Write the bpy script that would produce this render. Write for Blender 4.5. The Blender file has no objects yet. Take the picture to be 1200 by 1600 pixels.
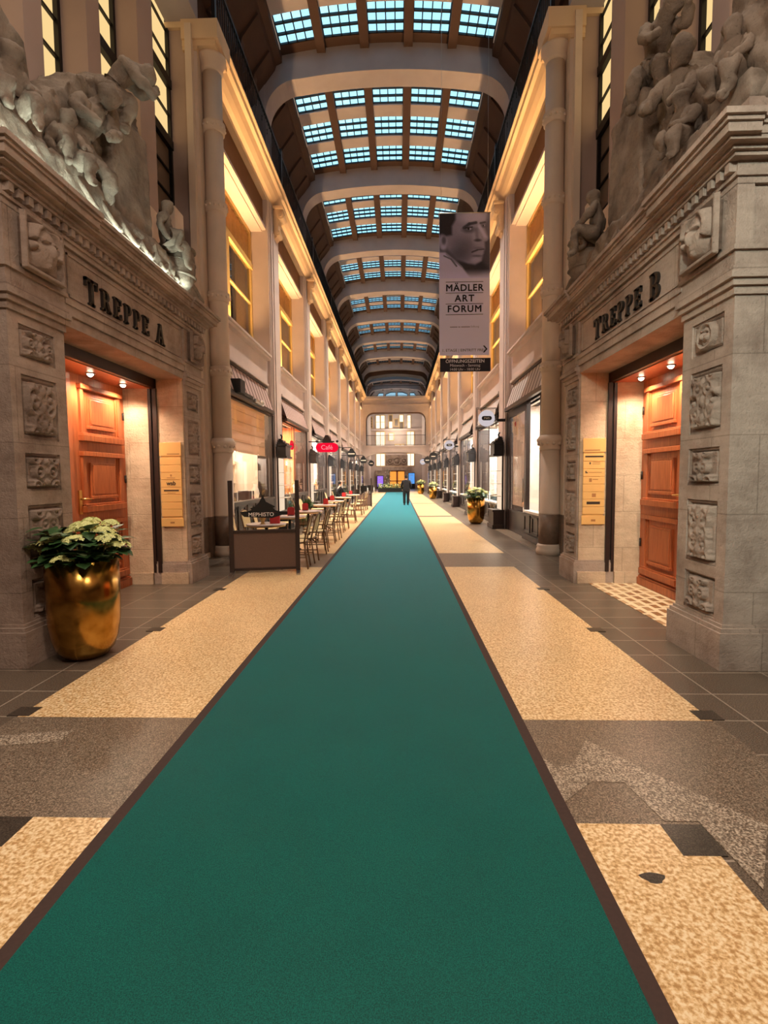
import bpy, bmesh, math, random
import numpy as np
from mathutils import Vector, Matrix, Euler
random.seed(7)
PI = math.pi
SC = bpy.context.scene
COL = SC.collection

# ------------------------------------------------------------------ helpers
def lin(c):
    return tuple(((v / 12.92) if v <= 0.04045 else ((v + 0.055) / 1.055) ** 2.4) for v in c)
def rgb(r, g, b):
    return lin((r / 255.0, g / 255.0, b / 255.0)) + (1.0,)

class NT:
    """tiny node-tree helper"""
    def __init__(s, name):
        s.m = bpy.data.materials.new(name); s.m.use_nodes = True
        s.t = s.m.node_tree; s.n = s.t.nodes
        s.b = s.n['Principled BSDF']; s.out = s.n['Material Output']
    def node(s, typ, **kw):
        n = s.n.new(typ)
        for k, v in kw.items():
            if k in n.inputs.keys(): n.inputs[k].default_value = v
            else: setattr(n, k, v)
        return n
    def link(s, a, b): s.t.links.new(a, b)
    def coords(s):
        return s.node('ShaderNodeTexCoord').outputs['Object']
    def ramp(s, fac, stops):
        r = s.node('ShaderNodeValToRGB')
        e = r.color_ramp.elements
        e[0].position, e[0].color = stops[0]
        e[1].position, e[1].color = stops[-1]
        for p, c in stops[1:-1]:
            x = e.new(p); x.color = c
        s.link(fac, r.inputs['Fac']); return r.outputs['Color']
    def bump(s, h, strength=0.3, dist=0.02):
        b = s.node('ShaderNodeBump', Strength=strength, Distance=dist)
        s.link(h, b.inputs['Height']); s.link(b.outputs['Normal'], s.b.inputs['Normal'])
    def mix(s, fac, a, b, mode='MIX'):
        m = s.node('ShaderNodeMix', data_type='RGBA', blend_type=mode)
        if isinstance(fac, float): m.inputs[0].default_value = fac
        else: s.link(fac, m.inputs[0])
        for i, v in ((6, a), (7, b)):
            if isinstance(v, tuple): m.inputs[i].default_value = v
            else: s.link(v, m.inputs[i])
        return m.outputs[2]

def plain(name, col, rough=0.6, metal=0.0, noise=0.0, nscale=8.0, bump=0.0, spec=0.5):
    t = NT(name); t.b.inputs['Roughness'].default_value = rough; t.b.inputs['Metallic'].default_value = metal
    t.b.inputs['Specular IOR Level'].default_value = spec
    if noise > 0 or bump > 0:
        nz = t.node('ShaderNodeTexNoise', Scale=nscale, Detail=5.0)
        t.link(t.coords(), nz.inputs['Vector'])
        lo = tuple(c * (1 - noise) for c in col[:3]) + (1,); hi = tuple(min(1, c * (1 + noise)) for c in col[:3]) + (1,)
        t.link(t.ramp(nz.outputs['Fac'], [(0.3, lo), (0.7, hi)]), t.b.inputs['Base Color'])
        if bump > 0: t.bump(nz.outputs['Fac'], bump, 0.02)
    else:
        t.b.inputs['Base Color'].default_value = col
    return t.m
def emit(name, col, strength):
    t = NT(name)
    e = t.node('ShaderNodeEmission', Color=col, Strength=strength)
    t.link(e.outputs[0], t.out.inputs['Surface']); return t.m
def glass(name, tint=(0.95, 0.97, 0.97, 1), refl=0.10, rough=0.02):
    t = NT(name)
    tr = t.node('ShaderNodeBsdfTransparent', Color=tint)
    gl = t.node('ShaderNodeBsdfGlossy', Roughness=rough)
    lw = t.node('ShaderNodeLayerWeight', Blend=0.5)
    pw = t.node('ShaderNodeMath', operation='POWER'); pw.inputs[1].default_value = 5.0; t.link(lw.outputs['Facing'], pw.inputs[0])
    ad = t.node('ShaderNodeMath', operation='MULTIPLY_ADD'); ad.inputs[1].default_value = 0.75; ad.inputs[2].default_value = 0.02 + refl * 0.2
    t.link(pw.outputs[0], ad.inputs[0])
    mx = t.node('ShaderNodeMixShader')
    t.link(ad.outputs[0], mx.inputs[0]); t.link(tr.outputs[0], mx.inputs[1]); t.link(gl.outputs[0], mx.inputs[2])
    t.link(mx.outputs[0], t.out.inputs['Surface']); return t.m

def stone(name, base, dark, joint, bw=1.3, bh=0.62, jstr=0.35, pits=0.5, rough=0.75):
    """sandstone blocks: joints from a brick texture on (x+y, z), mottling and pits"""
    t = NT(name); co = t.coords()
    sp = t.node('ShaderNodeSeparateXYZ'); t.link(co, sp.inputs[0])
    a = t.node('ShaderNodeMath', operation='ADD'); t.link(sp.outputs[0], a.inputs[0]); t.link(sp.outputs[1], a.inputs[1])
    cb = t.node('ShaderNodeCombineXYZ'); t.link(a.outputs[0], cb.inputs[0]); t.link(sp.outputs[2], cb.inputs[1])
    br = t.node('ShaderNodeTexBrick', Scale=1.0); br.inputs['Brick Width'].default_value = bw; br.inputs['Row Height'].default_value = bh
    br.inputs['Mortar Size'].default_value = 0.006; br.inputs['Mortar Smooth'].default_value = 0.3
    br.inputs['Color1'].default_value = (1, 1, 1, 1); br.inputs['Color2'].default_value = (0.86, 0.86, 0.86, 1); br.inputs['Mortar'].default_value = (0.35, 0.33, 0.3, 1)
    t.link(cb.outputs[0], br.inputs['Vector'])
    n1 = t.node('ShaderNodeTexNoise', Scale=2.2, Detail=7.0, Roughness=0.65); t.link(co, n1.inputs['Vector'])
    st = t.node('ShaderNodeMapping'); st.inputs['Scale'].default_value = (2.5, 2.5, 14); t.link(co, st.inputs['Vector'])
    n3 = t.node('ShaderNodeTexNoise', Scale=1.6, Detail=4.0); t.link(st.outputs[0], n3.inputs['Vector'])
    n2 = t.node('ShaderNodeTexNoise', Scale=38.0, Detail=4.0, Roughness=0.7); t.link(co, n2.inputs['Vector'])
    c = t.ramp(n1.outputs['Fac'], [(0.28, dark), (0.55, base), (0.8, tuple(min(1, v * 1.15) for v in base[:3]) + (1,))])
    c = t.mix(0.35, c, t.ramp(n3.outputs['Fac'], [(0.35, (0.72, 0.7, 0.68, 1)), (0.6, (1, 1, 1, 1))]), 'MULTIPLY')
    pit = t.ramp(n2.outputs['Fac'], [(0.30, (0.4, 0.38, 0.36, 1)), (0.40, (1, 1, 1, 1))])
    c = t.mix(pits, c, pit, 'MULTIPLY')
    c = t.mix(jstr, c, br.outputs['Color'], 'MULTIPLY')
    t.link(c, t.b.inputs['Base Color']); t.b.inputs['Roughness'].default_value = rough
    t.b.inputs['Specular IOR Level'].default_value = 0.25
    t.bump(n2.outputs['Fac'], 0.6, 0.02)
    return t.m

def granite(name, c_lo, c_mid, c_hi, scale=120.0, rough=0.35, tile=None, grout=(0.25, 0.22, 0.19, 1), spread=0.12, ang=0.0, spec=0.5):
    t = NT(name); co = t.coords()
    v = t.node('ShaderNodeTexNoise', Scale=scale, Detail=3.0, Roughness=0.6); t.link(co, v.inputs['Vector'])
    n = t.node('ShaderNodeTexNoise', Scale=1.1, Detail=4.0); t.link(co, n.inputs['Vector'])
    c = t.ramp(v.outputs['Fac'], [(0.5 - spread, c_lo), (0.5, c_mid), (0.5 + spread, c_hi)])
    c = t.mix(0.35, c, t.ramp(n.outputs['Fac'], [(0.3, (0.7, 0.7, 0.7, 1)), (0.7, (1.0, 1.0, 1.0, 1))]), 'MULTIPLY')
    if tile:
        mp = t.node('ShaderNodeMapping'); mp.inputs['Rotation'].default_value = (0, 0, ang); t.link(co, mp.inputs['Vector'])
        br = t.node('ShaderNodeTexBrick', Scale=1.0); br.inputs['Brick Width'].default_value = tile[0]; br.inputs['Row Height'].default_value = tile[1]
        br.inputs['Mortar Size'].default_value = 0.006; br.offset = 0.0
        br.inputs['Color1'].default_value = (1, 1, 1, 1); br.inputs['Color2'].default_value = (0.78, 0.78, 0.78, 1)
        t.link(mp.outputs[0], br.inputs['Vector'])
        c = t.mix(1.0, c, br.outputs['Color'], 'MULTIPLY')
        c = t.mix(br.outputs['Fac'], c, grout)
    t.link(c, t.b.inputs['Base Color']); t.b.inputs['Roughness'].default_value = rough
    t.b.inputs['Specular IOR Level'].default_value = spec
    return t.m

def wood(name, base, dark, rough=0.4):
    t = NT(name); co = t.coords()
    mp = t.node('ShaderNodeMapping'); mp.inputs['Scale'].default_value = (14, 14, 1.2); t.link(co, mp.inputs['Vector'])
    n = t.node('ShaderNodeTexNoise', Scale=2.5, Detail=6.0, Roughness=0.6); t.link(mp.outputs[0], n.inputs['Vector'])
    t.link(t.ramp(n.outputs['Fac'], [(0.3, dark), (0.65, base)]), t.b.inputs['Base Color'])
    t.b.inputs['Roughness'].default_value = rough
    t.bump(n.outputs['Fac'], 0.08, 0.004); return t.m

M = {}
M['sand'] = stone('portal_stone', rgb(178, 156, 142), rgb(134, 112, 100), None, jstr=0.45)
M['sand_light'] = stone('reveal_stone', rgb(214, 186, 158), rgb(180, 148, 120), None, bw=0.75, bh=0.52, jstr=0.4, pits=0.25)
M['relief'] = stone('relief_stone', rgb(162, 140, 126), rgb(118, 97, 86), None, jstr=0.0, pits=0.6)
M['sculpt'] = stone('sculpture_stone', rgb(146, 130, 116), rgb(92, 78, 68), None, jstr=0.0, pits=0.8)
M['plaster'] = plain('cream_plaster', rgb(206, 188, 180), 0.7, 0, 0.06, 1.5, 0.05, spec=0.25)
M['plaster_up'] = plain('upper_wall_plaster', rgb(172, 148, 138), 0.75, 0, 0.07, 1.2, 0.05, spec=0.2)
M['column'] = plain('column_plaster', rgb(214, 192, 174), 0.6, 0, 0.05, 3.0, 0.05, spec=0.3)
M['colbase'] = plain('dark_plinth_stone', rgb(120, 96, 80), 0.5, 0, 0.15, 14.0, 0.05)
M['fascia'] = plain('gallery_fascia_plaster', rgb(218, 188, 154), 0.65, 0, 0.05, 2.0, 0.0, spec=0.25)
M['frieze'] = plain('brown_frieze', rgb(128, 88, 56), 0.7, 0, 0.08, 2.0, 0.0, spec=0.2)  # frieze panels, darker and browner than the plaster
M['vault'] = plain('vault_plaster', rgb(166, 156, 160), 0.75, 0, 0.06, 2.0, 0.0, spec=0.2)
M['vaultbrown'] = plain('vault_brown_paint', rgb(78, 58, 50), 0.7, 0, 0.08, 2.0, 0.0, spec=0.2)
M['iron'] = plain('black_iron', rgb(26, 22, 24), 0.45, 0.4)
M['darkframe'] = plain('dark_brown_shopfront_wood', rgb(46, 32, 28), 0.4, 0, 0.15, 20.0)
M['screenframe'] = plain('dark_brown_metal_frame', rgb(56, 42, 38), 0.45, 0.2)
M['screenpanel'] = plain('brown_fabric_panel', rgb(104, 82, 72), 0.8, 0, 0.06, 60.0)
M['chrome'] = plain('brushed_steel', rgb(190, 186, 180), 0.3, 1.0)
M['brass'] = plain('polished_brass', rgb(222, 186, 120), 0.3, 1.0)
M['plate'] = plain('brass_sign_plate', rgb(240, 190, 118), 0.45, 0.3, 0.03, 5.0)
M['ink'] = plain('dark_print', rgb(52, 34, 22), 0.6)
M['inkfaint'] = plain('faint_engraving', rgb(172, 116, 66), 0.6)
M['letter'] = plain('black_painted_letters', rgb(28, 20, 16), 0.4)
M['pot'] = None
M['door'] = wood('orange_door_wood', rgb(190, 104, 60), rgb(156, 76, 40), 0.38)
M['glass'] = glass('clear_shop_glass')
M['winglass'] = glass('dark_window_glass', (0.5, 0.52, 0.55, 1), 0.5)
M['skyglass'] = glass('skylight_glass', (0.78, 0.95, 0.97, 1), 0.1)
M['winframe'] = plain('cream_window_frame', rgb(236, 196, 120), 0.5, 0)
M['curtain'] = plain('ochre_curtain', rgb(190, 140, 80), 0.85, 0, 0.12, 9.0)
def cloth(name, col, tr=0.22):
    t = NT(name)
    t.b.inputs['Base Color'].default_value = col; t.b.inputs['Roughness'].default_value = 0.9
    tl = t.node('ShaderNodeBsdfTranslucent', Color=col); mx = t.node('ShaderNodeMixShader'); mx.inputs[0].default_value = tr
    t.link(t.b.outputs[0], mx.inputs[1]); t.link(tl.outputs[0], mx.inputs[2]); t.link(mx.outputs[0], t.out.inputs['Surface']); return t.m
M['blind'] = cloth('cream_roman_blind', rgb(236, 200, 164))
M['blindwhite'] = cloth('white_door_blind', rgb(236, 216, 204))
M['aw_light'] = plain('awning_pale_stripe', rgb(196, 168, 160), 0.85)
M['aw_grey'] = plain('awning_grey_stripe', rgb(208, 196, 190), 0.85)
M['aw_dark'] = plain('awning_dark_stripe', rgb(72, 40, 36), 0.85)
M['carpetedge'] = plain('carpet_edging', rgb(62, 42, 36), 0.85, 0, 0.1, 60.0)
M['leaf'] = plain('hydrangea_leaf', rgb(52, 84, 42), 0.45, 0, 0.35, 12.0)
M['leaf2'] = plain('grey_green_leaf', rgb(104, 122, 82), 0.5, 0, 0.2, 12.0)
M['flower'] = plain('cream_green_petals', rgb(226, 226, 150), 0.6, 0, 0.15, 40.0)
M['stem'] = plain('plant_stem', rgb(72, 84, 40), 0.6)
M['soil'] = plain('dark_soil', rgb(40, 30, 24), 0.9, 0, 0.3, 40.0, 0.3)
M['marble'] = plain('pale_marble', rgb(226, 204, 198), 0.25, 0, 0.08, 9.0)
M['rattan'] = plain('brown_rattan', rgb(120, 84, 52), 0.5, 0, 0.2, 60.0)
M['cream'] = plain('cream_woven_seat', rgb(240, 212, 156), 0.7, 0, 0.1, 90.0, 0.2)
M['red'] = plain('red_card', rgb(196, 44, 44), 0.5)
M['redsign'] = emit('red_lit_sign', rgb(240, 16, 50), 0.62)
M['pinktext'] = emit('pale_pink_lit_letters', rgb(255, 150, 160), 0.6)
M['whitesign'] = emit('white_lit_sign', rgb(236, 224, 228), 0.42)
M['black'] = plain('black_paint', rgb(16, 14, 16), 0.5)
M['white'] = plain('white_paint', rgb(236, 230, 226), 0.6)
M['banner'] = plain('lilac_white_banner_cloth', rgb(228, 224, 255), 0.85)
M['bannernavy'] = plain('navy_black_board', rgb(16, 14, 34), 0.6)
M['coat'] = plain('black_coat', rgb(24, 22, 26), 0.85, 0, 0.2, 20.0)
M['coatbrown'] = plain('dark_brown_jacket', rgb(40, 26, 24), 0.85)
M['trouser'] = plain('black_trousers', rgb(20, 20, 26), 0.85)
M['skin'] = plain('skin', rgb(206, 160, 132), 0.55)
M['hair'] = plain('dark_hair', rgb(34, 24, 20), 0.6)
M['shoe'] = plain('black_shoes', rgb(14, 14, 16), 0.4)
M['shopwall'] = plain('pale_shop_wall', rgb(240, 226, 214), 0.8)
M['shopwarm'] = plain('warm_orange_shop_wall', rgb(226, 140, 92), 0.8)
M['shelf'] = plain('pale_shop_shelf', rgb(236, 222, 206), 0.5)
M['goods1'] = plain('white_ceramic_goods', rgb(238, 228, 218), 0.3)
M['goods2'] = plain('amber_goods', rgb(210, 150, 90), 0.3)
M['goods3'] = plain('dark_goods', rgb(70, 50, 44), 0.4)
M['case'] = emit('lit_display_case_back', rgb(255, 224, 194), 0.62)
M['warmpane'] = emit('warm_lit_window_pane', rgb(255, 218, 150), 0.56)
M['greypane'] = plain('grey_unlit_pane', rgb(118, 98, 84), 0.3)
M['rearpane'] = emit('lit_rear_window', rgb(255, 236, 208), 0.85)
M['lamp'] = emit('lamp_glow', rgb(255, 236, 200), 14.0)
M['vaultlamp'] = emit('vault_lamp_glow', rgb(255, 232, 170), 1.2)
M['led'] = emit('led_strip_glow', rgb(214, 255, 226), 3.0)
M['purple'] = emit('purple_screen', rgb(170, 120, 250), 0.6)
M['blue'] = emit('blue_screen', rgb(96, 168, 250), 0.55)
M['rearorange'] = emit('orange_lit_door_glass', rgb(255, 166, 70), 0.6)
M['mosaic'] = None

def m_pot():
    t = NT('gold_lacquer'); co = t.coords()
    n = t.node('ShaderNodeTexNoise', Scale=9.0, Detail=5.0); t.link(co, n.inputs['Vector'])
    t.link(t.ramp(n.outputs['Fac'], [(0.3, rgb(150, 108, 44)), (0.7, rgb(196, 150, 76))]), t.b.inputs['Base Color'])
    t.b.inputs['Metallic'].default_value = 1.0
    t.link(t.ramp(n.outputs['Fac'], [(0.3, (0.16,) * 3 + (1,)), (0.7, (0.26,) * 3 + (1,))]), t.b.inputs['Roughness'])
    return t.m
M['pot'] = m_pot()
def m_carpet():
    t = NT('green_carpet'); co = t.coords()
    n = t.node('ShaderNodeTexNoise', Scale=260.0, Detail=2.0); t.link(co, n.inputs['Vector'])
    n2 = t.node('ShaderNodeTexNoise', Scale=1.4, Detail=5.0, Roughness=0.6); t.link(co, n2.inputs['Vector'])
    c = t.ramp(n.outputs['Fac'], [(0.35, rgb(0, 62, 54)), (0.65, rgb(6, 102, 90))])
    c = t.mix(0.5, c, t.ramp(n2.outputs['Fac'], [(0.35, (0.7, 0.72, 0.72, 1)), (0.65, (1, 1, 1, 1))]), 'MULTIPLY')
    t.link(c, t.b.inputs['Base Color']); t.b.inputs['Roughness'].default_value = 0.55
    t.b.inputs['Specular IOR Level'].default_value = 0.2
    t.b.inputs['Sheen Weight'].default_value = 1.0; t.b.inputs['Sheen Roughness'].default_value = 0.4
    t.b.inputs['Sheen Tint'].default_value = rgb(90, 190, 225)  # blue tint paints in the skylight reflected at grazing angles
    t.bump(n.outputs['Fac'], 0.25, 0.004)
    return t.m
M['carpet'] = m_carpet()
M['dark'] = granite('dark_granite', rgb(62, 48, 38), rgb(104, 88, 74), rgb(150, 132, 114), 150.0, 0.33, (0.62, 0.40), rgb(158, 142, 126), 0.16)
M['darkplain'] = granite('dark_granite_slab', rgb(70, 56, 44), rgb(116, 98, 82), rgb(168, 148, 126), 150.0, 0.33, None, spread=0.15)
M['black_gr'] = granite('black_granite', rgb(34, 26, 20), rgb(62, 52, 44), rgb(96, 84, 72), 150.0, 0.3, None, spread=0.16)
M['light_gr'] = granite('grey_speckled_granite', rgb(84, 68, 56), rgb(140, 122, 104), rgb(206, 188, 166), 110.0, 0.35, None, spread=0.13)
M['beige'] = granite('beige_granite', rgb(188, 142, 88), rgb(232, 192, 138), rgb(252, 226, 184), 62.0, 0.3, None, spread=0.13)
def m_mosaic():
    t = NT('beige_brown_floor_mosaic'); co = t.coords()
    br = t.node('ShaderNodeTexBrick', Scale=1.0); br.inputs['Brick Width'].default_value = 0.22; br.inputs['Row Height'].default_value = 0.14
    br.inputs['Mortar Size'].default_value = 0.030; br.inputs['Mortar Smooth'].default_value = 0.05
    br.inputs['Color1'].default_value = rgb(150, 104, 64); br.inputs['Color2'].default_value = rgb(196, 160, 118); br.inputs['Mortar'].default_value = rgb(236, 214, 178)
    mp = t.node('ShaderNodeMapping'); mp.inputs['Rotation'].default_value = (0, 0, PI / 2); t.link(co, mp.inputs['Vector'])
    t.link(mp.outputs[0], br.inputs['Vector'])
    t.link(br.outputs['Color'], t.b.inputs['Base Color']); t.b.inputs['Roughness'].default_value = 0.4
    return t.m
M['mosaic'] = m_mosaic()

class MB:
    """mesh builder: collects shapes and links them as ONE mesh object"""
    def __init__(s):
        s.bm = bmesh.new(); s.mats = []; s.cur = 0
    def use(s, m):
        if m not in s.mats: s.mats.append(m)
        s.cur = s.mats.index(m); return s
    def face(s, pts):
        vs = [s.bm.verts.new(p) for p in pts]
        f = s.bm.faces.new(vs); f.material_index = s.cur; return f
    def _faces(s, vs, idx):
        for q in idx:
            try:
                f = s.bm.faces.new([vs[i] for i in q]); f.material_index = s.cur
            except ValueError: pass
    def box(s, x0, x1, y0, y1, z0, z1):
        x0, x1 = min(x0, x1), max(x0, x1); y0, y1 = min(y0, y1), max(y0, y1); z0, z1 = min(z0, z1), max(z0, z1)
        vs = [s.bm.verts.new(p) for p in ((x0, y0, z0), (x1, y0, z0), (x1, y1, z0), (x0, y1, z0), (x0, y0, z1), (x1, y0, z1), (x1, y1, z1), (x0, y1, z1))]
        s._faces(vs, ((0, 3, 2, 1), (4, 5, 6, 7), (0, 1, 5, 4), (1, 2, 6, 5), (2, 3, 7, 6), (3, 0, 4, 7)))
        return s
    def prism(s, pts, axis, a, b):
        """polygon pts in the two other axes, extruded along axis from a to b"""
        def P(p, t):
            if axis == 'y': return (p[0], t, p[1])
            if axis == 'x': return (t, p[0], p[1])
            return (p[0], p[1], t)
        n = len(pts)
        v0 = [s.bm.verts.new(P(p, a)) for p in pts]; v1 = [s.bm.verts.new(P(p, b)) for p in pts]
        for f in (list(reversed(v0)), v1):
            q = s.bm.faces.new(f); q.material_index = s.cur
        for i in range(n):
            q = s.bm.faces.new([v0[i], v0[(i + 1) % n], v1[(i + 1) % n], v1[i]]); q.material_index = s.cur
        return s
    def lathe(s, prof, c=(0, 0, 0), n=24, smooth=True, sx=1.0, sy=1.0):
        rings = []
        for r, z in prof:
            if r < 1e-5: rings.append([s.bm.verts.new((c[0], c[1], c[2] + z))])
            else: rings.append([s.bm.verts.new((c[0] + sx * r * math.cos(2 * PI * i / n), c[1] + sy * r * math.sin(2 * PI * i / n), c[2] + z)) for i in range(n)])
        for a, b in zip(rings, rings[1:]):
            for i in range(n):
                j = (i + 1) % n
                if len(a) == 1 and len(b) == 1: continue
                if len(a) == 1: q = [a[0], b[j], b[i]]
                elif len(b) == 1: q = [a[i], a[j], b[0]]
                else: q = [a[i], a[j], b[j], b[i]]
                f = s.bm.faces.new(q); f.material_index = s.cur; f.smooth = smooth
        for rg, rev in ((rings[0], True), (rings[-1], False)):
            if len(rg) > 2:
                f = s.bm.faces.new(list(reversed(rg)) if rev else rg); f.material_index = s.cur
        return s
    def tube(s, pts, r, n=8, closed=False, smooth=True):
        pts = [Vector(p) for p in pts]; rs = r if isinstance(r, (list, tuple)) else [r] * len(pts)
        rings = []; N = len(pts); up = None
        for i, p in enumerate(pts):
            if closed: d = pts[(i + 1) % N] - pts[i - 1]
            else: d = pts[min(i + 1, N - 1)] - pts[max(i - 1, 0)]
            d.normalize()
            if up is None:
                up = Vector((0, 0, 1)) if abs(d.z) < 0.9 else Vector((1, 0, 0))
            u = d.cross(up)
            if u.length < 1e-4: u = d.cross(Vector((0, 1, 0)))
            u.normalize(); w = u.cross(d); up = w.copy()
            rings.append([s.bm.verts.new(p + (u * math.cos(2 * PI * k / n) + w * math.sin(2 * PI * k / n)) * rs[i]) for k in range(n)])
        pairs = list(zip(rings, rings[1:])) + ([(rings[-1], rings[0])] if closed else [])
        for a, b in pairs:
            for k in range(n):
                f = s.bm.faces.new([a[k], a[(k + 1) % n], b[(k + 1) % n], b[k]]); f.material_index = s.cur; f.smooth = smooth
        if not closed:
            for rg in (list(reversed(rings[0])), rings[-1]):
                f = s.bm.faces.new(rg); f.material_index = s.cur
        return s
    def ball(s, c, r, n=12, sx=1, sy=1, sz=1):
        prof = [(r * math.sin(PI * i / n), -r * math.cos(PI * i / n) * sz) for i in range(n + 1)]
        prof[0] = (0, prof[0][1]); prof[-1] = (0, prof[-1][1])
        return s.lathe(prof, c, n + 4, True, sx, sy)
    def build(s, name, mat=None, parent=None, bevel=0.0, normals=True):
        if normals: bmesh.ops.recalc_face_normals(s.bm, faces=s.bm.faces[:])
        me = bpy.data.meshes.new(name); s.bm.to_mesh(me); s.bm.free()
        for m in (s.mats or [mat]): me.materials.append(m)
        return link(name, me, parent, bevel)

def link(name, me, parent=None, bevel=0.0):
    o = bpy.data.objects.new(name, me); COL.objects.link(o)
    if parent is not None: adopt(o, parent)
    if bevel > 0:
        b = o.modifiers.new('bevel', 'BEVEL'); b.width = bevel; b.segments = 2; b.limit_method = 'ANGLE'; b.angle_limit = 0.6
    return o
def wmat(o):
    m = o.matrix_basis.copy()
    if o.parent: m = wmat(o.parent) @ o.matrix_parent_inverse @ m
    return m
def adopt(o, parent):
    """parent keeping world coordinates of the child's vertices"""
    o.parent = parent; o.matrix_parent_inverse = wmat(parent).inverted()
def tag(o, label, cat, group=None, kind=None):
    o['label'] = label; o['category'] = cat
    if group: o['group'] = group
    if kind: o['kind'] = kind
    return o
def thing(name, label, cat, loc=(0, 0, 0), rz=0.0, group=None):
    o = bpy.data.objects.new(name, None); COL.objects.link(o); o.empty_display_size = 0.1
    o.location = loc; o.rotation_euler = (0, 0, rz)
    return tag(o, label, cat, group)
def struct(o, label=None):
    o['kind'] = 'structure'
    if label: o['label'] = label
    return o
KIDS = {}
def children(o): return [c for c in bpy.data.objects if c.parent == o]
def dup(root, loc=None, rz=None, label=None, group=None, kids=None):
    """copy a thing, its parts and their sub-parts"""
    def rec(o, par):
        c = o.copy(); COL.objects.link(c)
        if par is not None: c.parent = par
        for ch in (kids[o.as_pointer()] if kids else children(o)): rec(ch, c)
        return c
    r = rec(root, None)
    if loc is not None: r.location = loc
    if rz is not None: r.rotation_euler = (0, 0, rz)
    if label: r['label'] = label
    if group: r['group'] = group
    return r
def kidmap(root):
    d = {}
    def rec(o):
        d[o.as_pointer()] = children(o)
        for c in d[o.as_pointer()]: rec(c)
    rec(root); return d
def rotz(o, rz): o.rotation_euler = (0, 0, rz); return o

FONTN = [0]
def text(name, s, size, org, u, v, mat, parent=None, extrude=0.002, align='CENTER', offset=0.0, space=1.0, shear=0.0):
    cu = bpy.data.curves.new('txt', 'FONT'); cu.body = s; cu.size = size; cu.extrude = extrude; cu.align_x = align; cu.align_y = 'CENTER'
    cu.bevel_depth = offset; cu.bevel_resolution = 0; cu.space_character = space; cu.resolution_u = 3
    to = bpy.data.objects.new('txt', cu); COL.objects.link(to)
    dg = bpy.context.evaluated_depsgraph_get()
    me = bpy.data.meshes.new_from_object(to.evaluated_get(dg))
    bpy.data.objects.remove(to); bpy.data.curves.remove(cu)
    u = Vector(u).normalized(); v = Vector(v).normalized(); w = u.cross(v)
    mt = Matrix((u, v, w)).transposed().to_4x4(); mt.translation = Vector(org)
    me.transform(mt); me.materials.clear(); me.materials.append(mat)
    return link(name, me, parent)

def skin(name, pts, edges, mat, parent=None, levels=2, disp=0.0, dscale=0.15, root=0):
    """pts: list of (co, radius or (rx, ry)); grows one continuous surface"""
    me = bpy.data.meshes.new(name); me.from_pydata([p[0] for p in pts], edges, []); me.update()
    me.materials.append(mat)
    o = link(name, me, parent)
    md = o.modifiers.new('skin', 'SKIN'); md.use_smooth_shade = True; md.branch_smoothing = 0.6
    sv = me.skin_vertices[0].data
    for i, p in enumerate(pts):
        r = p[1]; sv[i].radius = r if isinstance(r, tuple) else (r, r)
        sv[i].use_root = (i == root)
    sb = o.modifiers.new('subd', 'SUBSURF'); sb.levels = levels; sb.render_levels = levels
    if disp > 0: displace(o, disp, dscale)
    return o
TEXC = {}
def displace(o, strength, scale):
    if scale not in TEXC:
        t = bpy.data.textures.new('rock', 'CLOUDS'); t.noise_scale = scale; t.noise_depth = 3; TEXC[scale] = t
    d = o.modifiers.new('rough', 'DISPLACE'); d.texture = TEXC[scale]; d.strength = strength; d.mid_level = 0.5; d.texture_coords = 'LOCAL'
    return o

# ------------------------------------------------------------------ dimensions
SX = 3.45                      # face of the passage piers
P0, PS, PW = 15.70, 5.55, 1.2  # first pier, spacing, width
PIERS = [P0 + PS * k for k in range(8)]
YB = PIERS[7]                  # the footbridge
YE = 70.0                      # far facade
ZG = 10.0                      # gallery floor
ORD = ['first', 'second', 'third', 'fourth', 'fifth', 'sixth', 'seventh', 'eighth', 'ninth', 'tenth', 'eleventh', 'twelfth', 'thirteenth', 'fourteenth']
SIDE = {-1: 'left', 1: 'right'}

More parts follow.
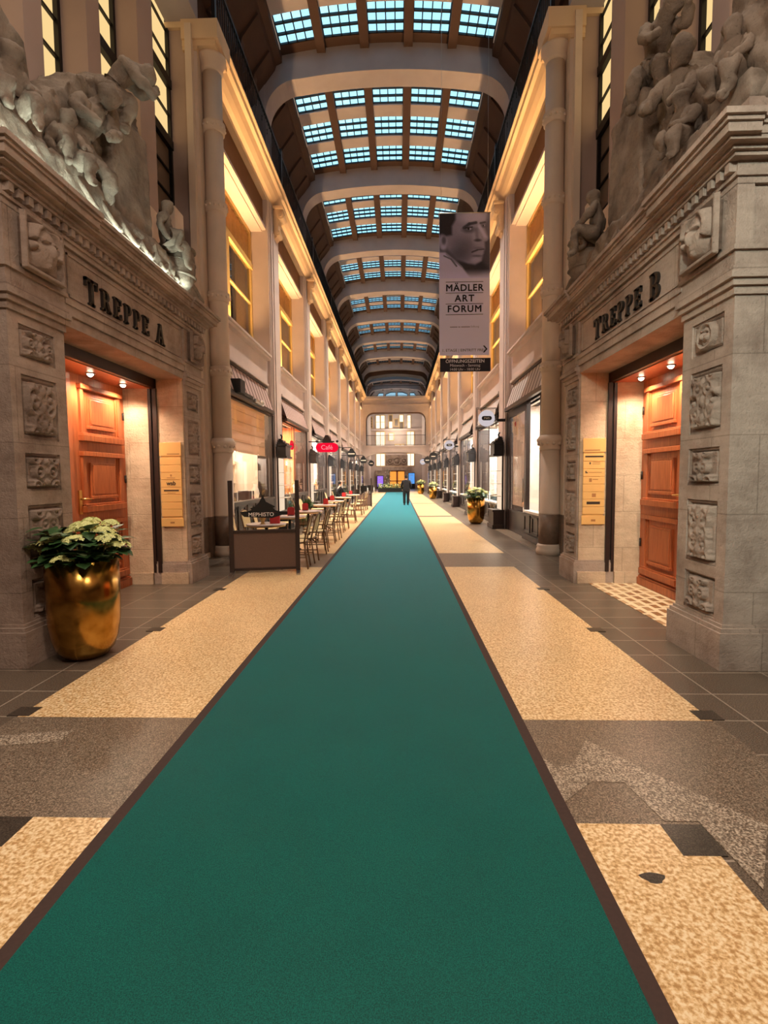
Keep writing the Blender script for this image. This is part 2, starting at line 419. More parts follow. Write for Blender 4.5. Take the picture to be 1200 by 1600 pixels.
# ------------------------------------------------------------------ floor and carpet
def floor():
    b = MB()
    b.use(M['dark']).box(-9, 9, -6, 72, -0.30, 0.0)
    e = 0.004
    def quad(m, x0, x1, y0, y1, z=e): b.use(M[m]).box(x0, x1, y0, y1, -0.05, z)
    for s in (-1, 1):
        quad('darkplain', s * 0.9, s * 2.25, 2.20, 3.19, 0.003)
        quad('beige', s * 0.9, s * 1.42, -5, 2.21)
        quad('beige', s * 1.42, s * 1.57, -5, 2.02)
        quad('black_gr', s * 1.42, s * 1.60, 2.02, 2.21, 0.005)
        quad('beige', s * 0.9, s * 2.24, 3.19, 8.78)
        for y in (3.20, 5.06, 6.96): quad('black_gr', s * 2.17, s * 2.32, y, y + 0.13, 0.006)
        y0 = 10.38
        while y0 < 58:
            quad('beige', s * 0.9, s * 2.4, y0, y0 + 9.6); quad('darkplain', s * 0.9, s * 2.4, y0 + 9.6, y0 + 10.2, 0.003); y0 += 10.2
        quad('darkplain', s * 0.9, s * 2.3, 8.78, 10.38, 0.003)
        if s > 0: b.use(M['black_gr']).prism([(1.24 + 0.045 * math.cos(a) * (1 + 0.3 * math.sin(3 * a)), 1.90 + 0.028 * math.sin(a)) for a in [i * PI / 6 for i in range(12)]], 'z', -0.02, 0.0052)
        # lighter speckled slabs laid in a stepped diagonal band
        for pts in (((1.04, 2.79), (1.10, 2.64), (1.22, 2.72), (1.36, 2.94), (1.54, 2.66), (1.89, 2.21), (1.62, 1.85), (1.60, 2.23), (1.45, 2.23), (1.40, 2.52), (1.24, 2.53), (1.05, 2.36)),):
            b.use(M['light_gr'])
            q = [(s * x, y) for x, y in pts]
            if s > 0: b.prism(q, 'z', -0.03, 0.0055)
        if s < 0:
            b.use(M['light_gr']).prism([(-1.75, 3.02), (-2.6, 2.86), (-2.6, 2.74), (-1.75, 2.88)], 'z', -0.03, 0.0055)
            b.prism([(-1.95, 2.62), (-2.4, 2.58), (-2.4, 2.38), (-1.98, 2.42)], 'z', -0.03, 0.0055)
        # kerb line in front of the shops
        b.use(M['light_gr']).box(s * 3.12, s * 3.45, 10.4, 58, -0.02, 0.012)
    b.use(M['mosaic']).box(3.0, 3.75, 4.80, 7.44, -0.02, 0.006)
    o = b.build('floor'); struct(o)
floor()
car = thing('carpet_runner', 'long green carpet runner with dark edging lying down the middle of the passage', 'carpet', (0, 20, 0))
b = MB(); b.use(M['carpet'])
ys = [-2.5 + i * 0.5 for i in range(113)]
for y0, y1 in zip(ys, ys[1:]):
    b.face([(-0.985, y0, 0.020), (0.985, y0, 0.020), (0.985, y1, 0.020), (-0.985, y1, 0.020)])
b.build('carpet_field', None, car)
for s in (-1, 1):
    MB().box(s * 0.985, s * 1.045, -2.5, 53.5, 0.006, 0.018).build('carpet_edging', M['carpetedge'], car)

# ------------------------------------------------------------------ passage walls
WN = [0]
def wname():
    WN[0] += 1; return 'window_%d' % WN[0]
def bay(k):
    """opening between two piers; bay 0 starts at the round column"""
    if k == 0: return 10.62, PIERS[0] - PW / 2
    return PIERS[k - 1] + PW / 2, PIERS[k] - PW / 2
NB = 8
def pier_profile(b, s, yc, x=SX, w=PW, z0=0.0, z1=9.52):
    b.box(s * x, s * 4.15, yc - w / 2, yc + w / 2, z0, z1)
    b.box(s * (x - 0.06), s * x, yc - w / 2 + 0.16, yc + w / 2 - 0.16, z0, z1)
    b.box(s * (x - 0.09), s * x, yc - w / 2 + 0.30, yc + w / 2 - 0.30, z0 + 2.6, z1 - 0.8)
    b.box(s * (x - 0.03), s * x, yc - w / 2 + 0.05, yc - w / 2 + 0.10, z0, z1)
    b.box(s * (x - 0.03), s * x, yc + w / 2 - 0.10, yc + w / 2 - 0.05, z0, z1)
for s in (-1, 1):
    b = MB(); b.use(M['plaster'])
    for yc in PIERS: pier_profile(b, s, yc)
    b.use(M['darkframe'])
    for yc in PIERS:
        for q in (-1, 1): b.box(s * (SX - 0.035), s * 3.9, yc + q * (PW / 2 + 0.02), yc + q * (PW / 2 - 0.10), 0, 3.40)
    for k in range(NB):
        y0, y1 = bay(k)
        b.use(M['plaster'])
        b.box(s * 3.54, s * 4.0, y0, y1, 4.20, 5.02)                    # apron under the first-floor window
        b.box(s * 3.40, s * 4.0, y0 + 0.05, y1 - 0.45, 4.16, 4.22)      # ledge over the awning
        b.box(s * 3.46, s * 4.0, y0 + 0.05, y1 - 0.45, 4.22, 4.27)
        b.box(s * 3.36, s * 4.1, y0, y1 - 0.15, 5.02, 5.07)             # sill
        b.box(s * 3.42, s * 4.1, y0, y1 - 0.10, 4.95, 5.02)
        b.box(s * 3.54, s * 4.0, y0, y1, 3.56, 4.20)
        b.use(M['frieze']).box(s * 3.58, s * 4.1, y0, y1, 8.74, 9.52)
        b.use(M['plaster'])
        b.box(s * 3.50, s * 3.62, y0, y1, 8.66, 8.74)
        b.box(s * 3.62, s * 4.1, y0, y1, 8.62, 8.72)                    # lit soffit of the window
        b.use(M['plaster']).box(s * 4.1, s * 4.3, y0, y1, 3.56, 5.07)
    # stretch between portal and column, with a pilaster and dark base
    b.use(M['column']).box(s * 3.62, s * 4.4, 8.04, 10.62, 0.0, 5.86)
    b.box(s * 3.50, s * 3.62, 9.86, 10.62, 0.80, 9.9); b.box(s * 3.44, s * 3.50, 9.98, 10.5, 0.80, 9.7)
    b.box(s * 3.52, s * 3.62, 8.95, 9.30, 0.8, 6.2)
    b.use(M['colbase']).box(s * 3.49, s * 3.7, 8.10, 10.62, 0.0, 0.80)
    b.box(s * 3.42, s * 3.6, 9.95, 10.55, 0.0, 0.80)
    b.use(M['column']).box(s * 3.46, s * 3.7, 8.10, 10.62, 0.0, 0.10)
    # closing walls and floors of the rooms behind
    b.use(M['plaster_up'])
    b.box(s * 5.6, s * 5.8, 10.62, YE, 0.0, 10.0)
    b.box(s * 3.9, s * 5.7, 10.42, 10.62, 0.0, 10.0)
    b.box(s * 3.8, s * 5.7, 10.5, YE, 3.62, 4.90)
    b.box(s * 4.0, s * 5.7, 10.5, YE, 9.52, 9.9)
    for yc in PIERS: b.box(s * 4.1, s * 5.7, yc - 0.12, yc + 0.12, 0.0, 9.9)
    # beyond the bridge
    b.use(M['plaster'])
    b.box(s * 3.45, s * 4.2, YB + 0.6, YE, 0.0, 10.0)
    struct(b.build('wall_' + SIDE[s]))

# ------------------------------------------------------------------ gallery: slab, brackets, railings
for s in (-1, 1):
    b = MB(); b.use(M['fascia'])
    pr = [(3.7, 9.50), (3.44, 9.50), (3.42, 9.56), (3.34, 9.62), (3.26, 9.72), (3.20, 9.84), (3.12, 9.86), (3.10, 9.94), (3.05, 9.96), (3.05, 10.0), (4.3, 10.0), (4.3, 9.9), (3.7, 9.9)]
    b.prism([(s * x, z) for x, z in pr], 'y', 9.95, YB + 12)
    b.use(M['fascia']).box(s * 3.02, s * 3.7, 9.90, 10.62, 9.66, 10.0)
    b.box(s * 3.08, s * 3.7, 9.94, 10.6, 9.56, 9.66)
    struct(b.build('trim_%d' % (1 if s < 0 else 2)))
br = MB(); br.use(M['fascia'])
def scroll(cx, cz, r): return [(cx + r * math.cos(a), cz + r * math.sin(a)) for a in [i * PI / 8 for i in range(16)]]
br.prism([(-0.02, 0.0), (-0.02, 0.85), (0.26, 0.85), (0.26, 0.74), (0.18, 0.62), (0.12, 0.45), (0.12, 0.2), (0.07, 0.06)], 'y', -0.16, 0.16)
br.prism(scroll(0.20, 0.66, 0.10), 'y', -0.20, 0.20); br.prism(scroll(0.10, 0.18, 0.08), 'y', -0.19, 0.19)
br.prism(scroll(0.20, 0.66, 0.05), 'y', -0.225, 0.225); br.prism(scroll(0.10, 0.18, 0.04), 'y', -0.215, 0.215)
br.box(-0.02, 0.30, -0.24, 0.24, 0.85, 0.92)
bracket = br.build('scroll_bracket', None, None, 0.008)
first = True
for s in (-1, 1):
    for k, yc in enumerate(PIERS[:7]):
        o = bracket if first else bracket.copy()
        if not first: COL.objects.link(o)
        first = False
        o.location = (s * (SX - 0.09), yc, 8.60); o.rotation_euler = (0, 0, PI if s > 0 else 0)
        tag(o, 'cream scroll bracket topping the %s pier after the round column, %s side' % (ORD[k], SIDE[s]), 'bracket', 'scroll brackets under the gallery')

def make_rail(L, name='gallery_railing'):
    r = thing(name, 'x', 'railing')
    MB().box(-0.025, 0.025, 0, L, 1.02, 1.06).build('top_rail', M['iron'], r)
    MB().box(-0.018, 0.018, 0, L, 0.10, 0.13).build('bottom_rail', M['iron'], r)
    b = MB(); n = int(L / 0.13)
    for i in range(1, n):
        y = i * L / n; b.box(-0.008, 0.008, y - 0.008, y + 0.008, 0.13, 1.02)
        if i % 4 == 2: b.tube([(0, y + 0.065 + 0.05 * math.cos(a), 0.72 + 0.06 * math.sin(a)) for a in [j * PI / 4 for j in range(8)]], 0.007, 4, True)
    b.build('bars', M['iron'], r)
    for y in (0.0, L): MB().box(-0.035, 0.035, y - 0.035, y + 0.035, 0.0, 1.18).build('post', M['iron'], r)
    return r
rail0 = make_rail(PS - 0.08); KM = kidmap(rail0); first = True
for s in (-1, 1):
    for k in range(8):
        y = PIERS[0] + PS * (k - 1)
        lab = 'black iron gallery railing above the %s bay after the round column, %s side' % (ORD[k], SIDE[s])
        if first: rail0.location = (s * 3.16, y, ZG); rail0['label'] = lab; rail0['group'] = 'gallery railings'; first = False
        else:
            o = dup(rail0, (s * 3.16, y, ZG), 0, lab, 'gallery railings', KM)
            if k == 7: o.scale = (1, 0.86, 1)

# ------------------------------------------------------------------ first-floor windows
def first_floor_window(s, k):
    y0, y1 = bay(k); y0 += 0.0; ym = (y0 + y1) / 2; X = 3.98
    b = MB()
    def bx(ya, yb, za, zb, d=0.05): b.box(s * (X - d), s * (X + 0.05), ya, yb, za, zb)
    bx(y0, y0 + 0.12, 5.05, 8.64); bx(y1 - 0.12, y1, 5.05, 8.64)
    bx(y0, y1, 5.05, 5.20); bx(y0, y1, 8.52, 8.64); bx(y0, y1, 7.55, 7.70, 0.08)
    bx(ym - 0.10, ym + 0.10, 5.2, 7.6, 0.09)
    bx(y0 + 0.12, ym, 6.55, 6.60, 0.03); bx(ym, y1 - 0.12, 6.55, 6.60, 0.03)
    w = struct(b.build(wname(), M['winframe'], None, 0.0))
    p = MB(); p.use(M['winglass']).face([(s * X, y0 + 0.1, 5.15), (s * X, y1 - 0.1, 5.15), (s * X, y1 - 0.1, 7.6), (s * X, y0 + 0.1, 7.6)]); p.build('pane', None, w)
    c = MB(); c.use(M['curtain'])
    n = 46
    pts = [(y0 + 0.1 + (y1 - y0 - 0.2) * i / n, X + 0.0 + (0.035 if i % 2 else 0.0) + 0.01 * math.sin(i * 1.7)) for i in range(n + 1)]
    for (ya, xa), (yb, xb) in zip(pts, pts[1:]):
        c.face([(s * xa, ya, 7.68), (s * xb, yb, 7.68), (s * xb, yb, 8.56), (s * xa, ya, 8.56)])
    c.build('curtain', None, w)
    c = MB(); c.use(M['curtain'])
    pts = [(y1 - 0.12 - 0.9 * i / 16, X + 0.12 + (0.05 if i % 2 else 0.0)) for i in range(17)]
    for (ya, xa), (yb, xb) in zip(pts, pts[1:]):
        c.face([(s * xa, ya, 5.2), (s * xb, yb, 5.2), (s * xb, yb, 7.6), (s * xa, ya, 7.6)])
    c.build('side_curtain', None, w)
for s in (-1, 1):
    for k in range(NB): first_floor_window(s, k)

# ------------------------------------------------------------------ shop fronts on the ground floor
SHOPCOL = {(-1, 0): 'shopwall', (-1, 1): 'shopwarm', (-1, 2): 'shopwall', (1, 3): 'shopwall'}
goods_src = []
def goods():
    a = MB(); a.use(M['goods1']).lathe([(0.0, 0), (0.06, 0), (0.09, 0.1), (0.07, 0.2), (0.03, 0.25), (0.04, 0.3)], n=12); g1 = a.build('vase')
    a = MB(); a.use(M['goods2']).lathe([(0, 0), (0.05, 0), (0.05, 0.2), (0.018, 0.27), (0.018, 0.34), (0.0, 0.34)], n=12); g2 = a.build('bottle')
    a = MB(); a.use(M['goods3']).box(-0.09, 0.09, -0.07, 0.07, 0, 0.18).use(M['goods1']).box(-0.092, 0.092, -0.015, 0.015, 0, 0.182); g3 = a.build('gift_box')
    return [(g1, 'vase', 'pale vase standing on a shelf in a lit shop window', 'vases in the shop windows'),
            (g2, 'bottle', 'amber bottle standing on a shelf in a lit shop window', 'bottles in the shop windows'),
            (g3, 'box', 'dark gift box with pale band on a shelf in a lit shop window', 'gift boxes in the shop windows')]
GOODS = goods(); gused = [False] * 3
def put_good(i, loc, rz=0.0, sc=1.0):
    g, cat, lab, grp = GOODS[i]
    o = g if not gused[i] else g.copy()
    if gused[i]: COL.objects.link(o)
    gused[i] = True
    o.location = loc; o.rotation_euler = (0, 0, rz); o.scale = (sc, sc, sc); tag(o, lab, cat, grp)

def shopfront(s, k):
    y0, y1 = bay(k); X = 3.475
    has_door = s > 0 and k == 0
    dy = 2.1 if k == 0 else 1.5                   # door at the far end of the bay
    zs_ = 1.02 if s < 0 else 0.72
    b = MB(); b.use(M['darkframe'])
    def bx(ya, yb, za, zb, xa=X - 0.025, xb=X + 0.05): b.box(s * xa, s * xb, ya, yb, za, zb)
    bx(y0, y0 + 0.08, 0, 3.56); bx(y1 - 0.14, y1, 0, 3.56, X - 0.04); bx(y0, y1, 3.36, 3.60)
    yd = y1 - 0.14 - dy if has_door else y1 - 0.14
    if has_door: bx(yd - 0.02, yd + 0.10, 0, 3.4, X - 0.05)
    bx(y0, yd, 0.0, zs_ - 0.05, X - 0.08); bx(y0, yd, 0.0, 0.16, X - 0.13)
    yy = y0 + 0.18
    while yy + 0.6 < yd:
        for q in (yy, yy + 0.5): b.box(s * (X - 0.10), s * (X - 0.08), q, q + 0.06, 0.2, zs_ - 0.12)
        for z in (0.2, zs_ - 0.15): b.box(s * (X - 0.10), s * (X - 0.08), yy, yy + 0.56, z, z + 0.05)
        yy += 0.72
    w = struct(b.build(wname()))
    MB().box(s * (X - 0.11), s * (X + 0.1), y0, yd, zs_ - 0.05, zs_).build('window_sill', M['white'] if s > 0 else M['darkframe'], w)
    pn = MB(); pn.use(M['glass']).face([(s * X, y0 + 0.08, zs_), (s * X, yd, zs_), (s * X, yd, 3.38), (s * X, y0 + 0.08, 3.38)]); pn.build('pane', None, w)
    if s > 0 or k > 0: MB().box(s * (X - 0.015), s * (X + 0.015), (y0 + yd) / 2 - 0.02, (y0 + yd) / 2 + 0.02, zs_, 3.38).build('mullion', M['darkframe'], w)
    if has_door:
        d = MB(); d.use(M['darkframe'])
        def bd(ya, yb, za, zb): d.box(s * (X - 0.03), s * (X + 0.03), ya, yb, za, zb)
        bd(yd + 0.10, yd + 0.24, 0.02, 3.36); bd(y1 - 0.26, y1 - 0.14, 0.02, 3.36); bd(yd + 0.2, y1 - 0.2, 0.02, 0.62); bd(yd + 0.2, y1 - 0.2, 3.22, 3.36)
        dr = d.build('door_leaf', None, w)
        pn = MB(); pn.use(M['glass']).face([(s * X, yd + 0.24, 0.62), (s * X, y1 - 0.26, 0.62), (s * X, y1 - 0.26, 3.22), (s * X, yd + 0.24, 3.22)]); pn.build('door_pane', None, dr)
        MB().tube([(s * (X - 0.08), yd + 0.16, 0.9), (s * (X - 0.08), yd + 0.16, 1.5)], 0.015).build('door_handle', M['chrome'], dr)
    MB().box(s * 3.54, s * 4.2, y0 + 0.1, yd - 0.1, 0.05, zs_ - 0.03).build('display_floor', M['shelf'], w)
    # room behind
    r = MB(); r.use(M[SHOPCOL.get((s, k), 'shopwall')])
    r.box(s * 5.30, s * 5.45, y0, y1, 0.0, 3.62); r.box(s * 3.56, s * 5.4, y0 - 0.06, y0 + 0.01, 0, 3.62); r.box(s * 3.56, s * 5.4, y1 - 0.01, y1 + 0.06, 0, 3.62)
    r.use(M['white']).box(s * 3.53, s * 5.4, y0, y1, 3.56, 3.62)
    r.use(M['shelf']).box(s * 3.53, s * 5.3, y0, y1, 0.0, 0.05)
    struct(r.build('wall_shop'))
    # display shelving
    if k < 6:
        sh = thing('display_shelf', 'pale display shelving behind the glass of the %s shop after the round column, %s side' % (ORD[k], SIDE[s]), 'shelf', (s * 4.7, (y0 + yd) / 2, 0.05), 0, 'shop display shelves')
        for y in (y0 + 0.35, (y0 + yd) / 2, yd - 0.25):
            MB().box(s * 4.45, s * 4.75, y - 0.02, y + 0.02, 0.05, 2.5).build('upright', M['shelf'], sh)
        zs_ = 1.02 if s < 0 else 0.72; zs = (0.9, 1.42, 1.94)
        for z in zs: MB().box(s * 4.42, s * 4.78, y0 + 0.33, yd - 0.23, z, z + 0.03).build('shelf', M['shelf'], sh)
        if k < 4:
            rr = random.Random(k * 7 + (s > 0))
            for z in zs:
                ups = (y0 + 0.35, (y0 + yd) / 2, yd - 0.25)
                y = y0 + 0.5
                while y < yd - 0.4:
                    if min(abs(y - q) for q in ups) > 0.16: put_good(rr.randrange(3), (s * 4.6, y, z + 0.032), rr.uniform(-0.5, 0.5), rr.uniform(0.8, 1.2))
                    y += rr.uniform(0.28, 0.55)
        if k < 4:
            y = y0 + 0.4
            while y < yd - 0.3:
                put_good(rr.randrange(3), (s * 3.80, y, zs_ - 0.028), rr.uniform(-0.5, 0.5), rr.uniform(0.9, 1.5)); y += rr.uniform(0.5, 0.9)
    # light of the shop
    la = bpy.data.lights.new('shop_ceiling_light', 'AREA'); la.shape = 'RECTANGLE'; la.size = 1.2; la.size_y = (y1 - y0) * 0.8
    la.energy = 95 if k == 0 else 230 if k < 6 else 180; la.color = (1.0, 0.76, 0.52) if s < 0 and k < 2 else (1.0, 0.93, 0.84)
    lo = bpy.data.objects.new('shop_ceiling_light', la); COL.objects.link(lo); lo.location = (s * 4.35, (y0 + y1) / 2, 3.5)
    return y0, y1, yd
for s in (-1, 1):
    for k in range(NB):
        y0, y1, yd = shopfront(s, k)
        lab = '%s side' % SIDE[s]
        # awning
        if (s < 0 and k < 5) or (s > 0 and k < 6):
            a = thing('awning', '%s striped awning over the %s shop after the round column, %s side' % ('dusty pink and brown' if s < 0 else 'pale grey and brown', ORD[k], SIDE[s]), 'awning', (s * 3.5, (y0 + y1) / 2, 4.1), 0, 'shop awnings')
            A0, A1 = y0 + 0.10, y1 - 0.45
            n = 13; b = MB()
            for i in range(n * 2):
                f0 = i // 2 + (0.0 if i % 2 == 0 else 0.78); f1 = i // 2 + (0.78 if i % 2 == 0 else 1.0)
                ya, yb = A0 + (A1 - A0) * f0 / n, A0 + (A1 - A0) * f1 / n
                b.use(M['aw_light' if s < 0 else 'aw_grey'] if i % 2 == 0 else M['aw_dark'])
                b.face([(s * 3.50, ya, 4.13), (s * 3.50, yb, 4.13), (s * 3.28, yb, 3.46), (s * 3.28, ya, 3.46)])
            b.build('canopy', None, a)
            MB().box(s * 3.26, s * 3.34, A0 - 0.03, A1 + 0.03, 3.36, 3.46).build('front_bar', M['darkframe'], a)
            MB().box(s * 3.44, s * 3.54, A0, A1, 4.11, 4.17).build('roller_case', M['darkframe'], a)
            for y in (A0 + 0.05, A1 - 0.05): MB().tube([(s * 3.55, y, 3.5), (s * 3.3, y, 3.42)], 0.015).build('arm', M['darkframe'], a)
        if s < 0 and k == 0:
            b = MB(); b.use(M['blind'])
            zz = 3.40
            while zz > 2.2:
                b.box(s * 3.52, s * 3.54, y0 + 0.10, yd - 0.45, zz - 0.235, zz); b.box(s * 3.508, s * 3.54, y0 + 0.10, yd - 0.45, zz - 0.245, zz - 0.232); zz -= 0.245
            tag(b.build('roman_blind'), 'cream roman blind half lowered in the first shop window beside the left column', 'blind')
        if s > 0 and k == 0:
            b = MB(); b.use(M['blindwhite']); n = 26
            for i in range(n):
                ya, yb = yd + 0.22 + 1.66 * i / n, yd + 0.22 + 1.66 * (i + 1) / n
                b.box(s * (3.515 + 0.008 * (i % 2)), s * 3.535, ya, yb, 0.75, 3.22)
            bl = tag(b.build('door_blind'), 'tall white blind behind the glass shop door right of the passage', 'blind')
            c = MB(); c.use(M['red']).lathe([(0, 0), (0.075, 0), (0.075, 0.006), (0, 0.006)], n=6)
            d = c.build('red_emblem'); d.rotation_euler = (0, -PI / 2 * 1, 0); d.location = (s * 3.462, yd + 1.35, 2.98)
            tag(d, 'small dark red emblem stuck high on the glass door with white blind', 'sticker')

# lit show cases fixed to the piers
def showcase():
    t = thing('pier_showcase', 'x', 'showcase')
    b = MB(); b.use(M['darkframe']).box(-0.30, 0.02, -0.40, 0.40, 0.0, 0.54).box(-0.33, 0.02, -0.43, 0.43, 0.0, 0.12).box(-0.33, 0.02, -0.43, 0.43, 0.50, 0.56)
    b.build('base', None, t)
    MB().box(-0.05, -0.02, -0.34, 0.34, 0.56, 2.14).build('lit_back', M['case'], t)
    b = MB(); b.use(M['darkframe'])
    for y in (-0.37, 0.37): b.box(-0.05, 0.0, y - 0.015, y + 0.015, 0.56, 2.14)
    b.build('back_frame', None, t)
    b = MB(); b.use(M['glass']).face([(-0.27, -0.37, 0.56), (-0.27, 0.37, 0.56), (-0.27, 0.37, 2.14), (-0.27, -0.37, 2.14)])
    for y in (-0.37, 0.37): b.face([(-0.27, y, 0.56), (-0.02, y, 0.56), (-0.02, y, 2.14), (-0.27, y, 2.14)])
    b.build('glass_case', None, t)
    for z in (0.95, 1.32, 1.7):
        q = MB().box(-0.24, -0.06, -0.35, 0.35, z, z + 0.012).build('glass_shelf', M['shelf'], t)
    b = MB(); b.use(M['iron'])
    for w_, d_, z0, z1 in ((0.39, 0.31, 2.14, 2.20), (0.34, 0.27, 2.20, 2.50), (0.39, 0.31, 2.50, 2.55), (0.30, 0.24, 2.55, 2.61), (0.20, 0.16, 2.61, 2.68), (0.10, 0.09, 2.68, 2.73)):
        b.box(-d_, 0.0, -w_, w_, z0, z1)
    b.build('roof', None, t)
    b = MB(); b.use(M['iron']).tube([(-0.06, 0, 2.69), (-0.09, 0, 2.80), (-0.05, 0, 2.86)], 0.025)
    b.build('finial', None, t)
    return t
sc0 = showcase(); KS = kidmap(sc0); first = True
for s in (-1, 1):
    for k, yc in enumerate(PIERS[:7]):
        lab = 'lit show case with dark roof on the %s pier after the column, %s side' % (ORD[k], SIDE[s])
        loc = (s * (SX - 0.10), yc - 0.15, 0.012); rz = PI if s < 0 else 0
        if first: sc0.location = loc; rotz(sc0, rz); sc0['label'] = lab; sc0['group'] = 'pier show cases'; first = False
        else: dup(sc0, loc, rz, lab, 'pier show cases', KS)

# ------------------------------------------------------------------ glazed vault
def vz(x): return 13.38 - 0.030 * x * x            # under-edge of the ribs
BEAMS = [15.25 + 5.62 * k for k in range(-1, 10)]
XC = [-2.40, -1.20, 0.0, 1.20, 2.40]
ROWS = [1.52, 3.02, 4.52]
def arch_strip(b, curve, top, y0, y1):
    tf = top if callable(top) else (lambda x: top)
    for (xa, za), (xb, zb) in zip(curve, curve[1:]):
        ta, tb = max(tf(xa), za + 0.02), max(tf(xb), zb + 0.02)
        b.face([(xa, y0, za), (xb, y0, zb), (xb, y0, tb), (xa, y0, ta)])
        b.face([(xa, y1, za), (xb, y1, zb), (xb, y1, tb), (xa, y1, ta)])
        b.face([(xa, y0, ta), (xb, y0, tb), (xb, y1, tb), (xa, y1, ta)])
        b.face([(xa, y0, za), (xb, y0, zb), (xb, y1, zb), (xa, y1, za)])
def ceiling():
    b = MB(); b.use(M['vault'])
    # beams: flat arch with rounded haunches running down to the gallery
    cr = []
    hx, rr = 2.45, 0.95
    for i in range(13):
        a = PI / 2 * i / 12; cr.append((-(hx + rr * math.cos(a)), 12.62 - rr + rr * math.sin(a)))
    mid = [(-hx + 2 * hx * i / 16, 12.80 - 0.18 * ((-hx + 2 * hx * i / 16) / hx) ** 2) for i in range(17)]
    curve = [(-3.42, 10.9)] + cr + mid[1:-1] + [(-x, z) for x, z in reversed(cr)] + [(3.42, 10.9)]
    vt = lambda x: vz(x) + 0.18
    for y in BEAMS: arch_strip(b, curve, vt, y - 0.32, y + 0.32)
    for y in BEAMS:
        for s in (-1, 1): b.box(s * 3.40, s * 4.0, y - 0.34, y + 0.34, 10.0, 13.0)
    # ribs along the passage
    b.use(M['vaultbrown'])
    for x in (-1.80, -0.60, 0.60, 1.80):
        b.box(x - 0.12, x + 0.12, 8.0, YE, vz(x), vz(x) + 0.19)
    # ribs across, and the solid strip over each beam
    b.use(M['vault'])
    xs = [-2.96 + 5.92 * i / 20 for i in range(21)]
    for y in BEAMS:
        for dy0, dy1 in ((2.00, 2.54), (3.50, 4.04)):
            arch_strip(b, [(x, vz(x) + 0.09) for x in xs], vt, y + dy0, y + dy1)
        b.use(M['vaultbrown']); arch_strip(b, [(x, vz(x) + 0.12) for x in xs], vt, y - 0.62, y + 1.02); b.use(M['vault'])
    # coves from the gallery walls up to the glazing
    b.use(M['vaultbrown'])
    for s in (-1, 1):
        prof = [(4.1, 10.0), (4.3, 10.0), (4.3, 13.26), (2.90, 13.26), (2.90, 13.05), (3.06, 12.98), (3.10, 12.86), (3.55, 12.30), (3.62, 12.0), (3.9, 11.8), (4.1, 11.4)]
        b.prism([(s * x, z) for x, z in prof], 'y', 8.0, YE)
        for y in BEAMS:
            for dy in (1.0, 2.3, 3.6, 4.7):
                b.prism([(s * x, z) for x, z in ((3.62, 12.0), (3.55, 12.30), (3.12, 12.84), (3.07, 12.80), (3.48, 12.27), (3.55, 11.97), (3.80, 11.75), (3.9, 11.8))], 'y', y + dy - 0.12, y + dy + 0.12)
    # far end of the vault and the rotunda roof over the camera
    b.use(M['plaster_up']).box(-9, 9, -6.5, 8.1, 13.6, 14.2)
    return struct(b.build('ceiling'))
ceiling()
def skylight():
    f = MB(); f.use(M['iron'])
    W, L = 0.98, 0.98
    f.box(-W / 2, W / 2, -L / 2, -L / 2 + 0.03, 0, 0.05); f.box(-W / 2, W / 2, L / 2 - 0.03, L / 2, 0, 0.05)
    f.box(-W / 2, -W / 2 + 0.03, -L / 2, L / 2, 0, 0.05); f.box(W / 2 - 0.03, W / 2, -L / 2, L / 2, 0, 0.05)
    for i in (1, 2, 3): x = -W / 2 + W * i / 4; f.box(x - 0.016, x + 0.016, -L / 2, L / 2, 0, 0.05)
    for i in (1, 2): y = -L / 2 + L * i / 3; f.box(-W / 2, W / 2, y - 0.024, y + 0.024, -0.01, 0.05)
    w = f.build('window_0')
    p = MB(); p.use(M['skyglass']).face([(-W / 2, -L / 2, 0.03), (W / 2, -L / 2, 0.03), (W / 2, L / 2, 0.03), (-W / 2, L / 2, 0.03)]); p.build('pane', None, w)
    c = MB(); c.use(M['white']).box(-W / 2 - 0.02, -W / 2, -L / 2, L / 2, -0.10, 0.05).box(W / 2, W / 2 + 0.02, -L / 2, L / 2, -0.10, 0.05)
    c.build('reveal', None, w)
    return w
sk = skylight(); KSK = kidmap(sk); first = True
for bi, yb in enumerate(BEAMS[:-1]):
    for dy in ROWS:
        if yb + dy > YE - 3: continue
        for ci, x in enumerate(XC):
            if first: o = sk; first = False
            else: o = dup(sk, kids=KSK)
            o.name = wname(); o.location = (x, yb + dy, vz(x) + 0.13)
            o.rotation_euler = (0, math.atan(2 * 0.030 * x), 0); o['kind'] = 'structure'
# two small square lamps behind every beam
lampsrc = None
for k, yb in enumerate(BEAMS[1:9]):
    for x in (-0.29, 0.29):
        if lampsrc is None:
            b = MB(); b.use(M['brass']).box(-0.13, 0.13, -0.12, 0.12, 0, 0.16)
            lampsrc = o = b.build('vault_lamp')
            g = MB().box(-0.11, 0.11, -0.10, 0.10, -0.01, 0.0).build('lamp_glass', M['vaultlamp'], lampsrc); KL = kidmap(lampsrc)
            lampsrc['category'] = 'lamp'
        else: o = dup(lampsrc, kids=KL)
        o.location = (x, yb + 0.56, vz(x) - 0.17 + 0.12)
        tag(o, 'small warm square lamp at the vault crown, %s one behind the %s beam' % ('left' if x < 0 else 'right', ORD[k]), 'lamp', 'vault lamps')
